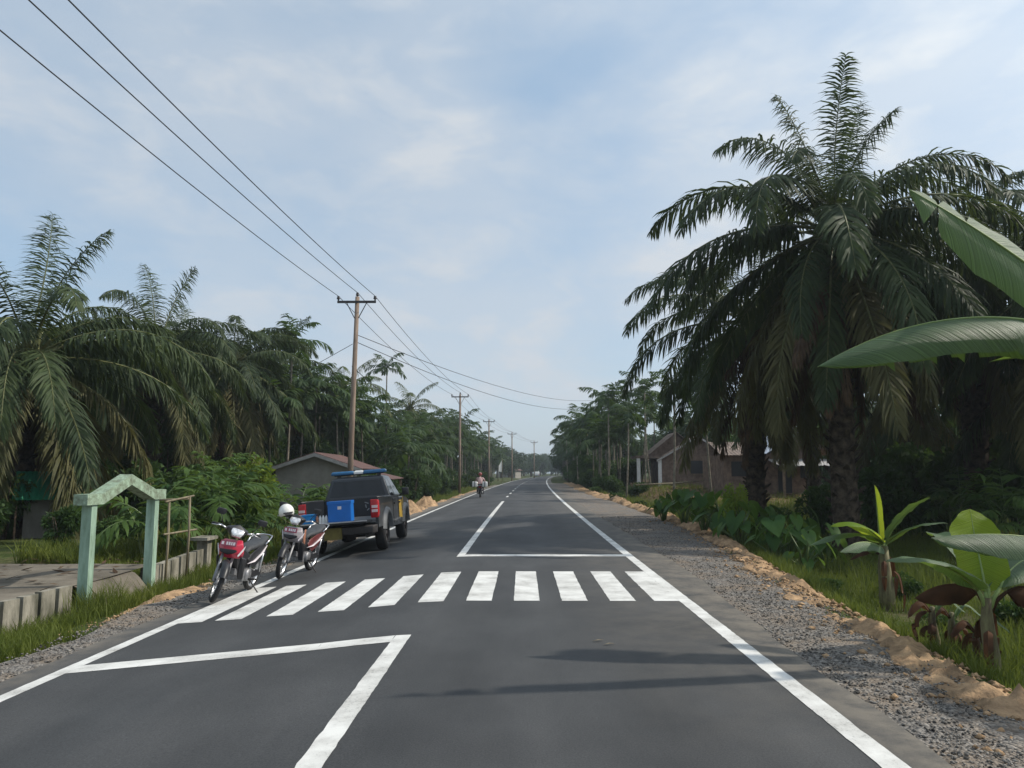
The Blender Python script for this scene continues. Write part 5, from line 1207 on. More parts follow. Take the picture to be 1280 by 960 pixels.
# ---------- leafy shrubs and trees
def clump_mesh(name, dims, nlobes, nleaf, ll, lw, seed, m, stems=True):
    rng = np.random.default_rng(seed); rx, ry, rz = dims
    lc = rng.normal(0, 1, (nlobes, 3)); lc /= np.linalg.norm(lc, axis=1)[:, None]; lc *= rng.uniform(.25, .75, (nlobes, 1)); lr = rng.uniform(.28, .5, nlobes)
    k = rng.integers(0, nlobes, nleaf)
    d = rng.normal(0, 1, (nleaf, 3)); d /= np.linalg.norm(d, axis=1)[:, None]
    p = (lc[k] + d*(lr[k]*rng.uniform(.45, 1.08, nleaf)**.7)[:, None]) * np.array([rx, ry, rz]) + np.array([0, 0, rz*1.02])
    p = p[p[:, 2] > -.1]; n = len(p); d = d[:n] if False else rng.normal(0, 1, (n, 3)) * .7 + (p - np.array([0, 0, rz*.8])) / np.array([rx, ry, rz])
    d[:, 2] -= .25; d /= np.linalg.norm(d, axis=1)[:, None]
    r = rng.normal(0, 1, (n, 3)); r[:, 2] *= .5; s = np.cross(d, r); s /= np.linalg.norm(s, axis=1)[:, None]
    nn = np.cross(s, d); L_ = (ll*rng.uniform(.6, 1.25, n))[:, None]; W_ = (lw*rng.uniform(.7, 1.2, n))[:, None]
    b = p; t_ = p + d*L_ - np.array([0, 0, .25])*L_; mid = p + d*L_*.45 - nn*L_*.06
    V = np.stack([b, mid + s*W_*.5 + nn*L_*.06, t_, mid - s*W_*.5 + nn*L_*.06], 1).reshape(-1, 3)
    i = np.arange(n)*4; F = np.stack([i, i+1, i+2, i, i+2, i+3], 1).reshape(-1, 3)
    return np_mesh(name, V, F, m, 3)
def stem_mesh(rz, rx, seed, r=.04):
    rng = random.Random(seed); mb = MB()
    for k in range(6):
        a = k*1.05 + rng.uniform(-.3, .3); q = rng.uniform(.3, .7); mb.tube([(0, 0, -.3), (rx*.2*math.cos(a), rx*.2*math.sin(a), rz*.6), (rx*q*math.cos(a), rx*q*math.sin(a), rz*1.5)], [r, r*.7, r*.25], 6)
    return mb.mesh('stem', M_WOODB)
SHR = [(clump_mesh('crown', (1.1, 1.1, .9), 9, 2600, .20, .09, 50+k, M_BUSH), stem_mesh(.9, 1.1, k)) for k in range(4)]
SHB = [(clump_mesh('crown', (1.0, .9, 1.1), 9, 2400, .19, .08, 70+k, M_BUSHB), stem_mesh(1.1, 1.0, 9+k)) for k in range(2)]
LOWB = [(clump_mesh('crown', (.8, .8, .42), 9, 1500, .17, .07, 60+k, M_BUSH), stem_mesh(.35, .7, 20+k, .02)) for k in range(3)]
def shrub(x, y, sc, label, lib, seed, group='shrubs', name='shrub', cat='shrub', zs=1.0):
    rng = random.Random(seed); z0 = gz(x, y); t = thing(name, label, cat, (x, y, z0), rng.uniform(0, 6.28), group); t.scale = (sc, sc, sc*zs)
    cme, sme = lib[seed % len(lib)]; meshobj('crown', cme, t); meshobj('stem', sme, t); return t
for i, (px, py, Y, sc, zs, lab) in enumerate(((318, 590, 26, .95, 1.15, 'bright yellow-green shrub between the palms, left of the house'), (290, 600, 28, .7, 1.0, 'smaller yellow-green shrub left of the bright one'), (885, 590, 60, .6, 1.4, 'light green shrub against the brick gable'), (345, 600, 31, .5, 1.0, 'yellow-green shrub at the left corner of the grey house'))):
    p = at(px, py, Y); shrub(p.x, Y, sc, lab, SHB, i, 'bright shrubs', zs=zs)
for i, (px, Y, sc, zs, lab) in enumerate(((8, 20.5, .8, 1.5, 'tall leafy shrub under the large left oil palm'), (-40, 19, .9, 1.2, 'leafy shrub at the left edge behind the yard'), (120, 25, 1.0, 1.2, 'dark shrub left of the gateway'), (165, 26, 1.0, 1.2, 'dark shrub framed by the gateway'), (230, 27, 1.0, 1.3, 'dark shrub right of the gateway behind the stick frame'), (300, 31, 1.1, 1.3, 'dark shrub under the oil palm beside the house'), (10, 27, 1.3, 1.3, 'dark shrub deep behind the left yard'), (80, 18.6, .6, .9, 'low dark shrub between the shed and the gateway'), (150, 19, .5, 1.0, 'low dark shrub seen through the gateway'), (130, 33, 1.4, 1.4, 'dark shrub in the deep shade of the left palms'), (60, 36, 1.5, 1.4, 'dark shrub behind the green-roofed shed'), (210, 36, 1.5, 1.4, 'dark shrub behind the gateway palms'), (-60, 28, 1.5, 1.4, 'dark shrub hidden at the far left'), (270, 39, 1.5, 1.4, 'dark shrub far behind the stick frame'), (330, 40, 1.4, 1.5, 'dark shrub left of the house at the back'), (-110, 21, 1.3, 1.4, 'dark shrub beyond the left edge'),
    (1025, 27, 1.0, 1.1, 'dark shrub left of the tallest oil palm trunk'), (1065, 31, 1.3, 1.3, 'dark shrub behind the tallest oil palm'), (1100, 25, 1.2, 1.1, 'dark shrub right of the tallest oil palm trunk'), (1160, 29, 1.4, 1.3, 'dark shrub in the shade behind the leaning banana'), (1220, 27, 1.5, 1.4, 'dark shrub deep in the right-hand shade'), (1280, 24, 1.4, 1.3, 'dark shrub at the right edge behind the bananas'), (1340, 22, 1.4, 1.4, 'dark shrub beyond the right edge'), (1180, 38, 1.8, 1.7, 'tall dark shrub far behind the right-hand palms'), (1260, 38, 1.9, 1.7, 'tall dark shrub farthest right behind the palms'), (1090, 42, 1.9, 1.6, 'tall dark shrub behind the right-hand oil palms'))):
    p = at(px, 600, Y); shrub(p.x, Y, sc, lab, SHR, i, 'dark shrubs', zs=zs)
rng = random.Random(15); VL = []
for i in range(34):                               # roadside shrubs, left
    y = 33 + i*2.9 + rng.uniform(-1, 1); u = -7.0 - 2.2*rng.random(); VL.append((u + cx(y), y, rng.uniform(.7, 1.3)))
VL.sort(key=lambda q: q[0]/q[1])
for i, (x, y, s_) in enumerate(VL): shrub(x, y, s_, ordw(i) + ' shrub from the left along the left verge under the areca grove', SHR, i, 'left verge shrubs')
VR = []
for i in range(22):
    y = 57 + i*3.8 + rng.uniform(-1, 1); u = 6.3 + 2.2*rng.random(); VR.append((u + cx(y), y, rng.uniform(.8, 1.4)))
for i in range(12): VR.append((rng.uniform(8, 13) + cx(84 + i*3), 84 + i*3, rng.uniform(1.1, 1.6)))
VR.sort(key=lambda q: q[0]/q[1])
for i, (x, y, s_) in enumerate(VR): shrub(x, y, s_, ordw(i) + ' shrub from the left along the right verge under the areca grove', SHR, i, 'right verge shrubs')
for i, (px, Y, sc) in enumerate(((800, 42, .6), (770, 46, .6), (830, 45, .55), (865, 40, .6), (905, 36, .7), (980, 33, .8), (745, 60, .7))):
    p = at(px, 600, Y); shrub(p.x, Y, sc, ordw(i) + ' low weedy bush in the right-hand field before the brick houses', LOWB, i, 'low field bushes')
rng = random.Random(25); DB = []
for i in range(26): y = 48 + i*4.2; DB.append((cx(y) - 12.5 - 5*rng.random(), y, rng.uniform(1.7, 2.5)))
for i in range(16): Y_ = 46 + 5*rng.random(); DB.append((at(-140 + 30*i, 600, Y_).x, Y_, rng.uniform(1.6, 2.3)))
DB.sort(key=lambda q: q[0]/q[1])
for i, (x, y, s_) in enumerate(DB): shrub(x, y, s_, ordw(i) + ' big dark bush from the left in the depth of the left-hand grove', SHR, i, 'big bushes in the left grove', zs=1.15)
DB = []
for i in range(24): y = 72 + i*4.0; DB.append((cx(y) + (6.6 if y > 84 else 7.0) + 2.5*rng.random(), y, rng.uniform(1.2, 2.0)))
for i in range(16): y = 100 + i*4.0; DB.append((cx(y) + 11 + 4*rng.random(), y, rng.uniform(1.8, 2.5)))
for i in range(15): Y_ = 64 + 4*rng.random(); DB.append((at(930 + 30*i, 600, Y_).x, Y_, rng.uniform(1.8, 2.6)))
DB.sort(key=lambda q: q[0]/q[1])
for i, (x, y, s_) in enumerate(DB): shrub(x, y, s_, ordw(i) + ' big dark bush from the left in the depth of the right-hand grove', SHR, i, 'big bushes in the right grove', zs=1.15)
for i, (x_, y_, s_) in enumerate(((5.1, 9.6, .3), (5.9, 11.2, .36), (6.6, 9.0, .4), (7.2, 11.6, .5), (5.6, 14.4, .34), (6.9, 14.2, .5), (7.8, 9.4, .5), (8.4, 12.6, .6), (4.7, 6.9, .22))):
    shrub(x_, y_, s_, ordw(i) + ' low leafy weed from the camera in the grass around the banana plants', LOWB, i, 'weeds below the right bank')
# trees
TRE = []
for k in range(5):
    cme = clump_mesh('crown', (2.6, 2.6, 2.4), 14, 3400, .42, .20, 120+k, M_TREE); co = np.empty(len(cme.vertices)*3, np.float32); cme.vertices.foreach_get('co', co); co = co.reshape(-1, 3); co[:, 2] += 0.7; cme.vertices.foreach_set('co', co.ravel())
    r_ = random.Random(k); mb = MB(); mb.tube([(0, 0, -.5), (.1, 0, 1.5), (0, .1, 3.2), (.1, 0, 4.6)], [.2, .16, .11, .05], 8)
    for j in range(7):
        a = j*.9 + r_.uniform(-.3, .3); z = 1.9 + .3*j; mb.tube([(0.05, 0, z), (.8*math.cos(a), .8*math.sin(a), z+.7), (1.7*math.cos(a), 1.7*math.sin(a), z+1.3)], [.08, .05, .02], 6)
    TRE.append((cme, mb.mesh('trunk', M_WOODB)))
def tree(x, y, sc, label, seed, group):
    rng = random.Random(seed); t = thing('broadleaf_tree', label, 'tree', (x, y, gz(x, y)), rng.uniform(0, 6.28), group); t.scale = (sc*rng.uniform(.9, 1.2), sc*rng.uniform(.9, 1.2), sc)
    cme, tme = TRE[seed % 5]; meshobj('crown', cme, t); meshobj('trunk', tme, t)
BT = []
for i in range(20): BT.append((at(-120 + i*29, 600, 56 + 10*rng.random()).x, 56 + 9*rng.random(), rng.uniform(.85, 1.25)))
for i in range(14): y = 66 + i*7; BT.append((cx(y) - 17 - 6*rng.random(), y, rng.uniform(.8, 1.1)))
BT.sort(key=lambda q: q[0]/q[1])
for i, (x, y, s_) in enumerate(BT): tree(x, y, s_, ordw(i) + ' broadleaf tree from the left in the belt behind the left palms', 500+i, 'trees behind the left palms')
BR = []
for i in range(16): BR.append((at(905 + i*34, 600, 72).x, 72 + 8*rng.random(), rng.uniform(1.0, 1.5)))
for i in range(10): y = 80 + i*8; BR.append((cx(y) + 17 + 6*rng.random(), y, rng.uniform(1.0, 1.4)))
BR.sort(key=lambda q: q[0]/q[1])
for i, (x, y, s_) in enumerate(BR): tree(x, y, s_, ordw(i) + ' broadleaf tree from the left in the belt behind the right houses', 600+i, 'trees behind the right houses')
FT = []
for i in range(26): y = 165 + i*7.5; FT.append((cx(y) - 8.5 - 6*rng.random(), y, rng.uniform(.9, 1.6)))
for i in range(22): y = 150 + i*7; FT.append((cx(y) + 6.5 + 5*rng.random(), y, rng.uniform(1.0, 1.7)))
for i in range(16): FT.append((cx(390) - 38 + i*4.2, 372 + rng.uniform(-12, 12), rng.uniform(1.4, 2.4)))
FT.sort(key=lambda q: q[0]/q[1])
for i, (x, y, s_) in enumerate(FT): tree(x, y, s_, ordw(i) + ' hazy tree from the left in the far belt at the road bend', 700+i, 'far trees at the road bend')
# ---------- bananas
def blade(path, hw, fold, m, name, parent, up=(0, 0, 1), tear=0, seed=0, droop=0.0, rib=.014, ribm=None, tipw=.15):
    """banana leaf along a 3-D path of control points: two half blades folded about a thick midrib"""
    rng = random.Random(seed); P_ = [Vector(p) for p in path]; n = 22
    def bez(t):
        q = list(P_)
        while len(q) > 1: q = [q[i].lerp(q[i+1], t) for i in range(len(q)-1)]
        return q[0]
    mb = MB(); pts = [bez(i/n) for i in range(n+1)]; up = Vector(up); rows = 4
    vs, fs = [], []; uvs = []; cut = {0: set(), 1: set()}
    for s in (0, 1):
        for i in range(2, n-1):
            if rng.random() < tear: cut[s].add(i)
    grid = {}
    for i, p in enumerate(pts):
        t = (pts[min(n, i+1)] - pts[max(0, i-1)]).normalized(); lat = up.cross(t).normalized(); nn = t.cross(lat)
        q = i/n
        w_ = hw * min(1, (q/.12)**.6 if q > 0 else 0) * (min(1, ((1-q)/.28))**.55 if q < 1 else 0)
        wav = .035*math.sin(q*23 + seed) + .02*math.sin(q*51 + seed*2)
        for si, s in enumerate((-1, 1)):
            for j in range(rows+1):
                f_ = j/rows; a = (fold[si] if isinstance(fold, tuple) else fold) - droop*f_*f_
                off = lat*s*math.cos(a)*w_*f_ + nn*math.sin(a)*w_*f_ + Vector((0, 0, -droop*.5*w_*f_*f_)) + nn*wav*f_*hw
                grid[(si, i, j)] = p + off
    for si in (0, 1):
        idx = {}
        for i in range(n):
            for j in range(rows):
                quad = []
                for (a, b) in ((i, j), (i+1, j), (i+1, j+1), (i, j+1)):
                    c = grid[(si, a, b)].copy()
                    key = (a, b, 0)
                    if b > 0 and a in cut[si]:
                        side = 1 if a == i else -1
                        c += (pts[min(n, a+1)] - pts[a-1]).normalized() * side * .018 * b; c.z -= .012*b*(1 if side > 0 else 0); key = (a, b, side)
                    if key not in idx: idx[key] = len(vs); vs.append(c); uvs.append((a/n, b/rows))
                    quad.append(idx[key])
                fs.append(tuple(quad))
    mb.add(vs, fs, 0, True)
    mb.tube([p - Vector((0, 0, .006)) for p in pts], [rib*(1.15 - i/n) for i in range(n+1)], 6, 1)
    me = bpy.data.meshes.new(name); me.from_pydata(mb.v, [], mb.f); me.materials.append(m); me.materials.append(ribm or M_RIB)
    me.polygons.foreach_set('material_index', mb.mi); me.polygons.foreach_set('use_smooth', mb.sm); me.update()
    uvs += [(0, 0)] * (len(mb.v) - len(uvs)); ul = me.uv_layers.new(name='UVMap')
    li = np.empty(len(me.loops), np.int32); me.loops.foreach_get('vertex_index', li); ul.data.foreach_set('uv', np.array(uvs, np.float32)[li].ravel())
    return meshobj(name, me, parent)
M_RIB = mat('banana_midrib', (0.24, 0.32, 0.10), 0.5, var=0.1)
M_STEMB = mat('banana_stem', (0.17, 0.16, 0.075), 0.7, var=0.45, scale=7, col2=(0.06, 0.04, 0.025), stretch=(2, 2, .5))
def banana(label, base, h, leaves, r=.09, husks=4, seed=0):
    t = thing('banana_plant', label, 'banana plant', base, 0, 'banana plants'); b = Vector(base); rng = random.Random(seed)
    mb = MB(); mb.tube([(0, 0, -.3), (0.01, 0, h*.3), (-.01, .01, h*.7), (0, 0, h)], [r*1.15, r, r*.8, r*.5], 12); mb.build('stem', M_STEMB, t)
    for (path, hw, fold, m, kw) in leaves:
        pp = [Vector((0, 0, h*.8))] + [Vector(p) - b for p in path]
        mb = MB(); p1 = pp[1]; mb.tube([pp[0], pp[0].lerp(p1, .5) + Vector((0, 0, .03)), p1], [r*.45, .022, .016], 7)
        lf = blade(pp[1:], hw, fold, m, 'leaf', t, **kw)
        mb.build('petiole', M_RIB if m is not M_BAND else M_BAND, lf)
    for k in range(husks):
        a = rng.uniform(0, 6.28); l_ = rng.uniform(.35, .7)*h; z = h*rng.uniform(.6, .9); c, s = math.cos(a), math.sin(a)
        blade([(c*r, s*r, z), (c*(r+.14), s*(r+.14), z+.02), (c*(r+.16), s*(r+.16), z-l_*.5), (c*(r+.1), s*(r+.1), z-l_)], .05, -.6, M_BAND, 'dead_leaf', t, seed=k, rib=.006, ribm=M_BAND)
    return t
A = at
# plant 1: at the right edge with a bright back-lit leaf
Y1 = 7.9; base1 = (A(1240, 840, Y1).x, Y1, gz(A(1240, 840, Y1).x, Y1))
banana('young banana plant at the right edge with a glowing yellow-green leaf', base1, .82, [
    ([A(1232, 740, 7.9), A(1226, 700, 8.0), A(1216, 668, 8.1), A(1213, 636, 8.15)], .29, .10, M_BANY, dict(up=(0.15, -1, 0.2), seed=1)),
    ([A(1222, 737, 7.9), A(1200, 708, 7.7), A(1150, 690, 7.55), A(1108, 702, 7.4)], .17, .30, M_BAN, dict(seed=3, droop=.3)),
    ([A(1222, 742, 8.0), A(1205, 725, 8.1), A(1170, 725, 8.1), A(1143, 748, 8.1)], .16, -.9, M_BAND, dict(seed=4, droop=.5, ribm=M_BAND)),
    ([A(1258, 740, 7.9), A(1280, 725, 7.9), A(1300, 730, 7.9), A(1330, 790, 7.8)], .17, -.8, M_BAND, dict(seed=5, droop=.5, ribm=M_BAND)),
    ([A(1250, 735, 7.9), A(1268, 690, 8.2), A(1310, 680, 8.6), A(1380, 720, 8.8)], .22, .2, M_BAN, dict(seed=6, droop=.2, tear=.1)),
    ([A(1236, 735, 7.9), A(1200, 680, 8.3), A(1175, 660, 8.7), A(1165, 670, 9.1)], .15, .2, M_BAN, dict(seed=7)),
], .075, 3, 1)
Y2 = 13.0; base2 = (A(1108, 740, Y2).x, Y2, gz(A(1108, 740, Y2).x, Y2))
banana('banana plant with an upright rolled leaf beside the taro', base2, 1.05, [
    ([A(1100, 680, 13), A(1098, 655, 13), A(1096, 630, 12.95), A(1093, 606, 12.9)], .085, 1.0, M_BANY, dict(up=(0.3, -1, 0), seed=1)),
    ([A(1104, 678, 13), A(1085, 655, 12.8), A(1060, 645, 12.6), A(1038, 658, 12.5)], .17, -.1, M_BANY, dict(seed=2, droop=.2)),
    ([A(1104, 680, 13), A(1080, 660, 12.9), A(1050, 664, 12.7), A(1012, 682, 12.6)], .17, .1, M_BAN, dict(seed=3, droop=.2)),
    ([A(1108, 675, 13), A(1120, 650, 12.9), A(1140, 632, 12.7), A(1163, 622, 12.5)], .24, .1, M_BAN, dict(seed=4)),
    ([A(1108, 680, 13), A(1125, 662, 12.8), A(1150, 652, 12.6), A(1184, 654, 12.4)], .18, .2, M_BAN, dict(seed=5, droop=.2)),
    ([A(1104, 686, 13), A(1090, 675, 12.6), A(1070, 672, 12.4), A(1050, 690, 12.2)], .14, -.5, M_BAN, dict(seed=6, droop=.4)),
    ([A(1106, 690, 13), A(1095, 685, 13.1), A(1085, 680, 13.2), A(1062, 700, 13.2)], .10, -.8, M_BAND, dict(seed=7, ribm=M_BAND)),
], .12, 3, 2)
# plant 3: tall, stands outside the frame; its two big leaves hang into view
Y3 = 7.1; base3 = (6.1, Y3, gz(6.1, Y3))
banana('tall banana plant outside the right edge with two big leaves reaching into view', base3, 2.3, [
    ([A(1440, 455, 7.3), A(1320, 385, 7.3), A(1170, 368, 7.35), A(1022, 458, 7.4)], .33, -.70, M_BAN, dict(seed=11, droop=.4, tear=.16, rib=.024)),
    ([A(1450, 470, 6.9), A(1385, 405, 6.6), A(1270, 308, 6.4), A(1136, 236, 6.3)], .31, (.15, -.55), M_BAN, dict(seed=12, droop=.2, rib=.022, up=(.25, -.75, .6), tear=.08)),
    ([A(1440, 460, 7.3), A(1350, 440, 7.7), A(1300, 440, 7.8), A(1236, 452, 7.9)], .14, .2, M_BAN, dict(seed=13)),
    ([(6.2, 7.0, 2.4), (6.4, 6.4, 3.2), (6.8, 5.8, 3.6), (7.2, 5.2, 3.2)], .3, .2, M_BAN, dict(seed=14, droop=.3, tear=.12)),
    ([(6.2, 7.2, 2.4), (6.7, 7.7, 3.4), (7.3, 8.2, 3.6), (7.9, 8.7, 2.9)], .3, .2, M_BAN, dict(seed=15, droop=.3, tear=.12)),
    ([(6.1, 7.2, 2.6), (6.0, 7.5, 4.3), (5.8, 7.8, 5.3), (5.45, 7.75, 4.8)], .26, .15, M_BAN, dict(seed=16, droop=.3, tear=.12)),  # unseen high leaf, added to broaden the leaf shadow on the road
], .14, 5, 3)
Y4 = 7.0; x4 = A(1400, 800, Y4).x
banana('low banana plant outside the right edge with one level leaf reaching into view', (x4, Y4, gz(x4, Y4)), .9, [
    ([A(1385, 720, 7.0), A(1340, 668, 7.0), A(1260, 660, 6.95), A(1164, 672, 6.9)], .20, -.75, M_BAN, dict(seed=21, droop=.3)),
    ([A(1405, 720, 7.0), A(1440, 650, 7.1), A(1480, 640, 7.2), A(1540, 690, 7.2)], .2, .1, M_BAN, dict(seed=22, droop=.3)),
    ([A(1395, 720, 7.0), A(1400, 650, 7.3), A(1410, 610, 7.6), A(1420, 580, 7.8)], .2, .2, M_BANY, dict(seed=23, up=(0.15, -1, 0.2))),
], .08, 4, 4)
for i, (px, py, Y, h, lab) in enumerate(((1168, 800, 8.6, .5, 'dried banana sucker left of the glowing banana plant'), (1192, 800, 9.0, .55, 'second dried banana sucker beside the glowing banana plant'), (1222, 805, 8.5, .5, 'short banana stump wrapped in dead leaves at the right edge'))):
    x = A(px, py, Y).x; banana(lab, (x, Y, gz(x, Y)), h, [([(x-.03, Y, gz(x, Y)+h*.9), (x-.12, Y, gz(x, Y)+h*1.25), (x-.22, Y-.05, gz(x, Y)+h*1.2), (x-.32, Y-.1, gz(x, Y)+h*.8)], .07, -.6, M_BAND, dict(seed=i, ribm=M_BAND)), ([(x+.03, Y, gz(x, Y)+h*.9), (x+.1, Y, gz(x, Y)+h*1.3), (x+.2, Y, gz(x, Y)+h*1.2), (x+.3, Y-.1, gz(x, Y)+h*.9)], .06, -.2, M_BAN, dict(seed=i+4))], .05, 4, 30+i)
# ---------- taro
def taro_leaf():
    prof = [(-.30, .10), (-.34, .16), (-.30, .24), (-.18, .29), (-.02, .28), (.15, .22), (.32, .12), (.46, 0)]
    vs, fs = [], []
    out = [(0 - .06, 0)] + [(x, y) for x, y in prof] + [(x, -y) for x, y in reversed(prof[:-1])]
    zf = lambda x, y: -.10*(x/.4)**2*(1 if x > 0 else .35) + .22*abs(y)**1.2 - .35*y*y
    n = len(out); vs.append((0, 0, 0))
    for f_ in (.5, 1): vs += [(x*f_, y*f_, zf(x*f_, y*f_) + .008*math.sin(40*y)) for x, y in out]
    for i in range(n):
        j = (i+1) % n; fs.append((0, 1+i, 1+j)); fs.append((1+i, 1+n+i, 1+n+j, 1+j))
    mb = MB(); mb.add(vs, fs, 0, True); return mb.mesh('leaf', M_TARO)
TL = taro_leaf()
def taro(px, Y, sc, label, seed, nl=10):
    p = at(px, 660, Y); z0 = gz(p.x, Y); t = thing('taro_plant', label, 'taro plant', (p.x, Y, z0), 0, 'taro plants'); rng = random.Random(seed)
    for k in range(nl):
        a = k*2.39996 + rng.uniform(-.4, .4); h = sc*rng.uniform(.4, 1.2); rr_ = sc*rng.uniform(.2, .7)
        tip = Vector((rr_*math.cos(a), rr_*math.sin(a), h))
        mb = MB(); mb.tube([(0, 0, -.1), (tip.x*.35, tip.y*.35, h*.6), tip], [.03, .022, .012], 6); st_ = mb.build('stalk', M_RACHA, t)
        meshobj('leaf', TL, st_, tip, (rng.uniform(-.3, .3), rng.uniform(.45, 1.05), a), sc*rng.uniform(.5, 1.0))
    return t
TP = [(830, 27, .9), (855, 25, 1.0), (880, 22, 1.0), (905, 20.5, 1.05), (925, 19, 1.05), (945, 21, 1.1), (965, 17.5, 1.0), (985, 19.5, 1.1), (1005, 16.5, .9), (1030, 18, .95), (915, 23.5, 1.1), (870, 28, 1.0), (955, 25, 1.1), (1000, 22.5, 1.0)]
TP.sort()
for i, (px, Y, sc) in enumerate(TP): taro(px, Y, sc*.9, ordw(i) + ' taro plant from the left in the heart-leaved patch beyond the sand bank', 800+i)
p = at(925, 640, 20); shrub(p.x, 20.2, .42, 'small yellow-green shrub poking out of the taro patch', SHB, 1, 'bright shrubs', zs=1.7)
# ---------- grass
def grass(name, label, n, pick, hmin, hmax, wdt, seed):
    rng = np.random.default_rng(seed); pts = pick(rng, n); n = len(pts)
    a = rng.uniform(0, 6.283, n); h = rng.uniform(hmin, hmax, n) * pts[:, 3]; l_ = rng.uniform(.1, .7, n)*h; w_ = wdt*rng.uniform(.6, 1.4, n); b = rng.uniform(0, 6.283, n)
    base = pts[:, :3]; sx = np.stack([np.cos(a), np.sin(a), 0*a], 1) * w_[:, None]; ln = np.stack([np.cos(b), np.sin(b), 0*b], 1)
    mid = base + ln*(l_*.35)[:, None] + np.array([0, 0, 1])*(h*.6)[:, None]; tip = base + ln*l_[:, None] + np.array([0, 0, 1])*h[:, None]
    V = np.stack([base - sx, base + sx, mid - sx*.7, mid + sx*.7, tip], 1).reshape(-1, 3)
    i = np.arange(n)*5; F = np.stack([i, i+1, i+3, i, i+3, i+2, i+2, i+3, i+4], 1).reshape(-1, 3)
    return tag(meshobj(name, np_mesh(name, V, F, M_GRASS, 3)), label, kind='stuff')
def patchy(x, y, s): return noise.noise((x*s, y*s, 1.7))
def pick_gl(rng, n):
    out = []
    while len(out) < n:
        y = 6 + 34*rng.random()**1.5; u = rng.uniform(-6.5, -5.05)
        edge = -5.30 - .22*ss(9, 12, y)*(1 - ss(26, 28, y)) + .22*noise.noise((y*.7, 3.3, 0))
        if u > edge or (9.6 < y < 26 and -5.95 < u < -5.2 and rng.random() < .93): continue
        s = .45 + .55*ss(edge, edge - .5, u)
        s *= 1.0 + .8*max(0, patchy(u, y, 1.1))
        if 11 < y < 12.2 and u < -6.1: s *= 1.7
        out.append((u + cx(y), y, gz(u + cx(y), y) - .02, s))
    return np.array(out)
grass('verge_grass', 'rough green grass on the left verge before the low wall', 30000, pick_gl, .10, .30, .006, 1)
def pick_gl2(rng, n):
    out = []
    while len(out) < n:
        y = 15.3 + 80*rng.random()**1.8; u = rng.uniform(-10, -5.7)
        if u > -6.2 and 29 < y < 46: continue
        s = 1.0 + .6*patchy(u, y, .6); out.append((u + cx(y), y, gz(u + cx(y), y) - .02, max(.2, s)*(.55 if u > -6.4 else 1)))
    return np.array(out)
grass('verge_grass', 'green grass along the left roadside past the low wall', 26000, pick_gl2, .15, .42, .012, 2)
def pick_gr(rng, n):
    out = []
    while len(out) < n:
        y = 4 + 30*rng.random()**1.6; r = ridge(y); u = r + .55 + 7.5*rng.random()**1.4
        if patchy(u, y, .8) < -.28: continue
        s = (.5 + .5*ss(r + .4, r + 1.3, u)) * (1 + .8*patchy(u, y, .7)); out.append((u + cx(y), y, gz(u + cx(y), y) - .02, max(.25, s)))
    return np.array(out)
grass('verge_grass', 'rough green grass below the right sand bank', 60000, pick_gr, .12, .42, .007, 3)
def pick_gr2(rng, n):
    out = []
    while len(out) < n:
        y = 26 + 50*rng.random(); r = ridge(y); u = r + .5 + 16*rng.random()
        if y > 46 and u > 8 and rng.random() < .8: continue
        out.append((u + cx(y), y, gz(u + cx(y), y) - .02, max(.25, 1 + .8*patchy(u, y, .35))))
    return np.array(out)
grass('field_grass', 'green grass of the right-hand field before the brick houses', 26000, pick_gr2, .15, .45, .016, 4)
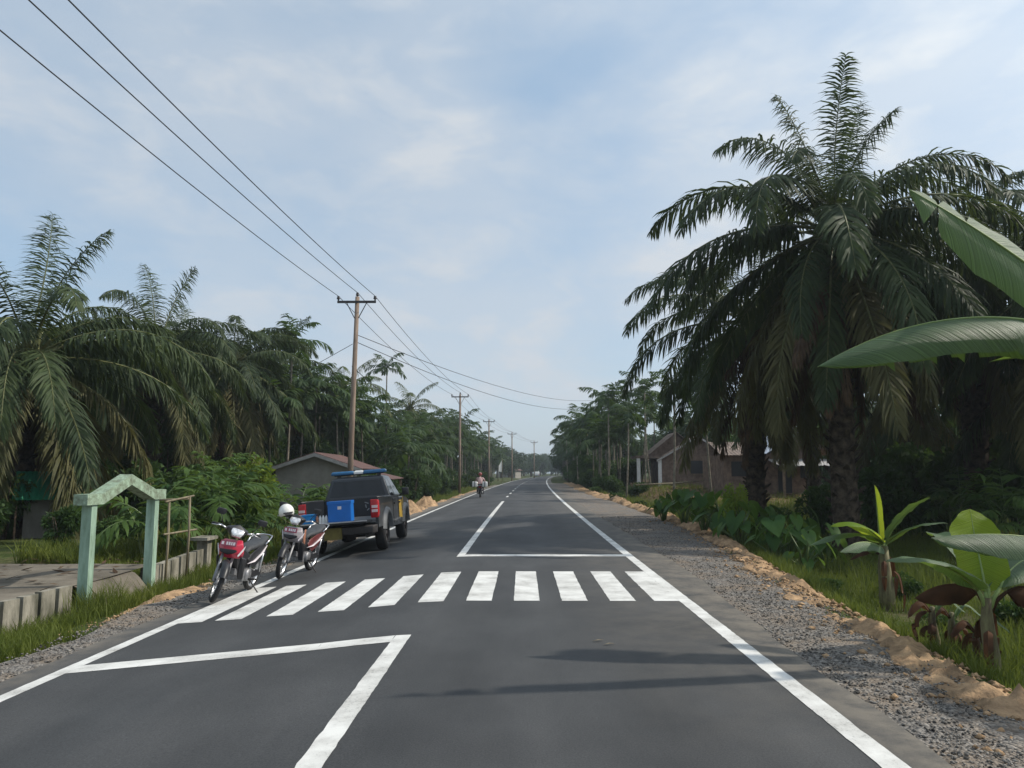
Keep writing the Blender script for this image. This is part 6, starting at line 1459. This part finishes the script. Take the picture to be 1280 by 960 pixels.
# leaf litter and fallen fronds under the palms
def litter(name, label, n, pick, seed):
    rng = np.random.default_rng(seed); pts = np.array([pick(rng) for _ in range(n)]); a = rng.uniform(0, 6.28, n); L_ = rng.uniform(.05, .16, n)
    d = np.stack([np.cos(a), np.sin(a), rng.uniform(-.2, .4, n)], 1)*L_[:, None]; s = np.stack([-np.sin(a), np.cos(a), rng.uniform(-.3, .3, n)], 1)*L_[:, None]*.3
    V = np.stack([pts - d, pts + s, pts + d, pts - s], 1).reshape(-1, 3); i = np.arange(n)*4; F = np.stack([i, i+1, i+2, i+3], 1)
    return tag(meshobj(name, np_mesh(name, V, F, M_DEAD, 4)), label, kind='stuff')
def pk1(rng):
    y = rng.uniform(6, 15); x = rng.uniform(-16, -6.8); return (x, y, -.025)
def pk2(rng):
    y = rng.uniform(44, 62); u = rng.uniform(8, 20); x = u + cx(y); return (x, y, gz(x, y) + .06*rng.random())
litter('leaf_litter', 'dry leaves scattered over the yard', 500, pk1, 1)
litter('leaf_litter', 'dry brown leaf litter before the brick houses', 5000, pk2, 2)
# a bleached stick and pale scraps on the right verge
mb = MB(); mb.tube([at(795, 606, 52), at(845, 604, 54), at(882, 600, 55)], [.05, .06, .03], 6); tag(mb.build('fallen_log', M_BAMB), 'pale fallen log in the field before the brick house', 'log')
for i, (px, py, Y) in enumerate(((748, 793, 7.7), (762, 798, 7.55), (1075, 720, 9.0))):
    p = at(px, py, Y); u_ = p.x
    mb = MB(); mb.tube([(u_ - .06, Y, zr(u_) + .012), (u_, Y + .02, zr(u_) + .02), (u_ + .05, Y + .06, zr(u_) + .01)], [.004, .012, .003], 5, flat=.3)
    if i < 2: tag(mb.build('fallen_leaf', M_BAMB), ('larger' if i == 0 else 'smaller') + ' dry leaf scrap lying on the right lane beyond the banana shadow', 'leaf')
# ================================================================== HAZE
hz = MB(); hz.box((-560, -80, -3.0), (760, 700, 22.0)); hzo = hz.build('haze', [])
mh, th = newmat('haze_air'); pv = N(th, 'ShaderNodeVolumePrincipled'); ho = N(th, 'ShaderNodeOutputMaterial')
pv.inputs['Color'].default_value = (0.80, 0.88, 0.97, 1); pv.inputs['Density'].default_value = 0.0006; pv.inputs['Anisotropy'].default_value = 0.3
th.links.new(pv.outputs[0], ho.inputs['Volume'])
hzo.data.materials.clear(); hzo.data.materials.append(mh); hzo['kind'] = 'stuff'; hzo['label'] = 'thin bluish haze over the road'
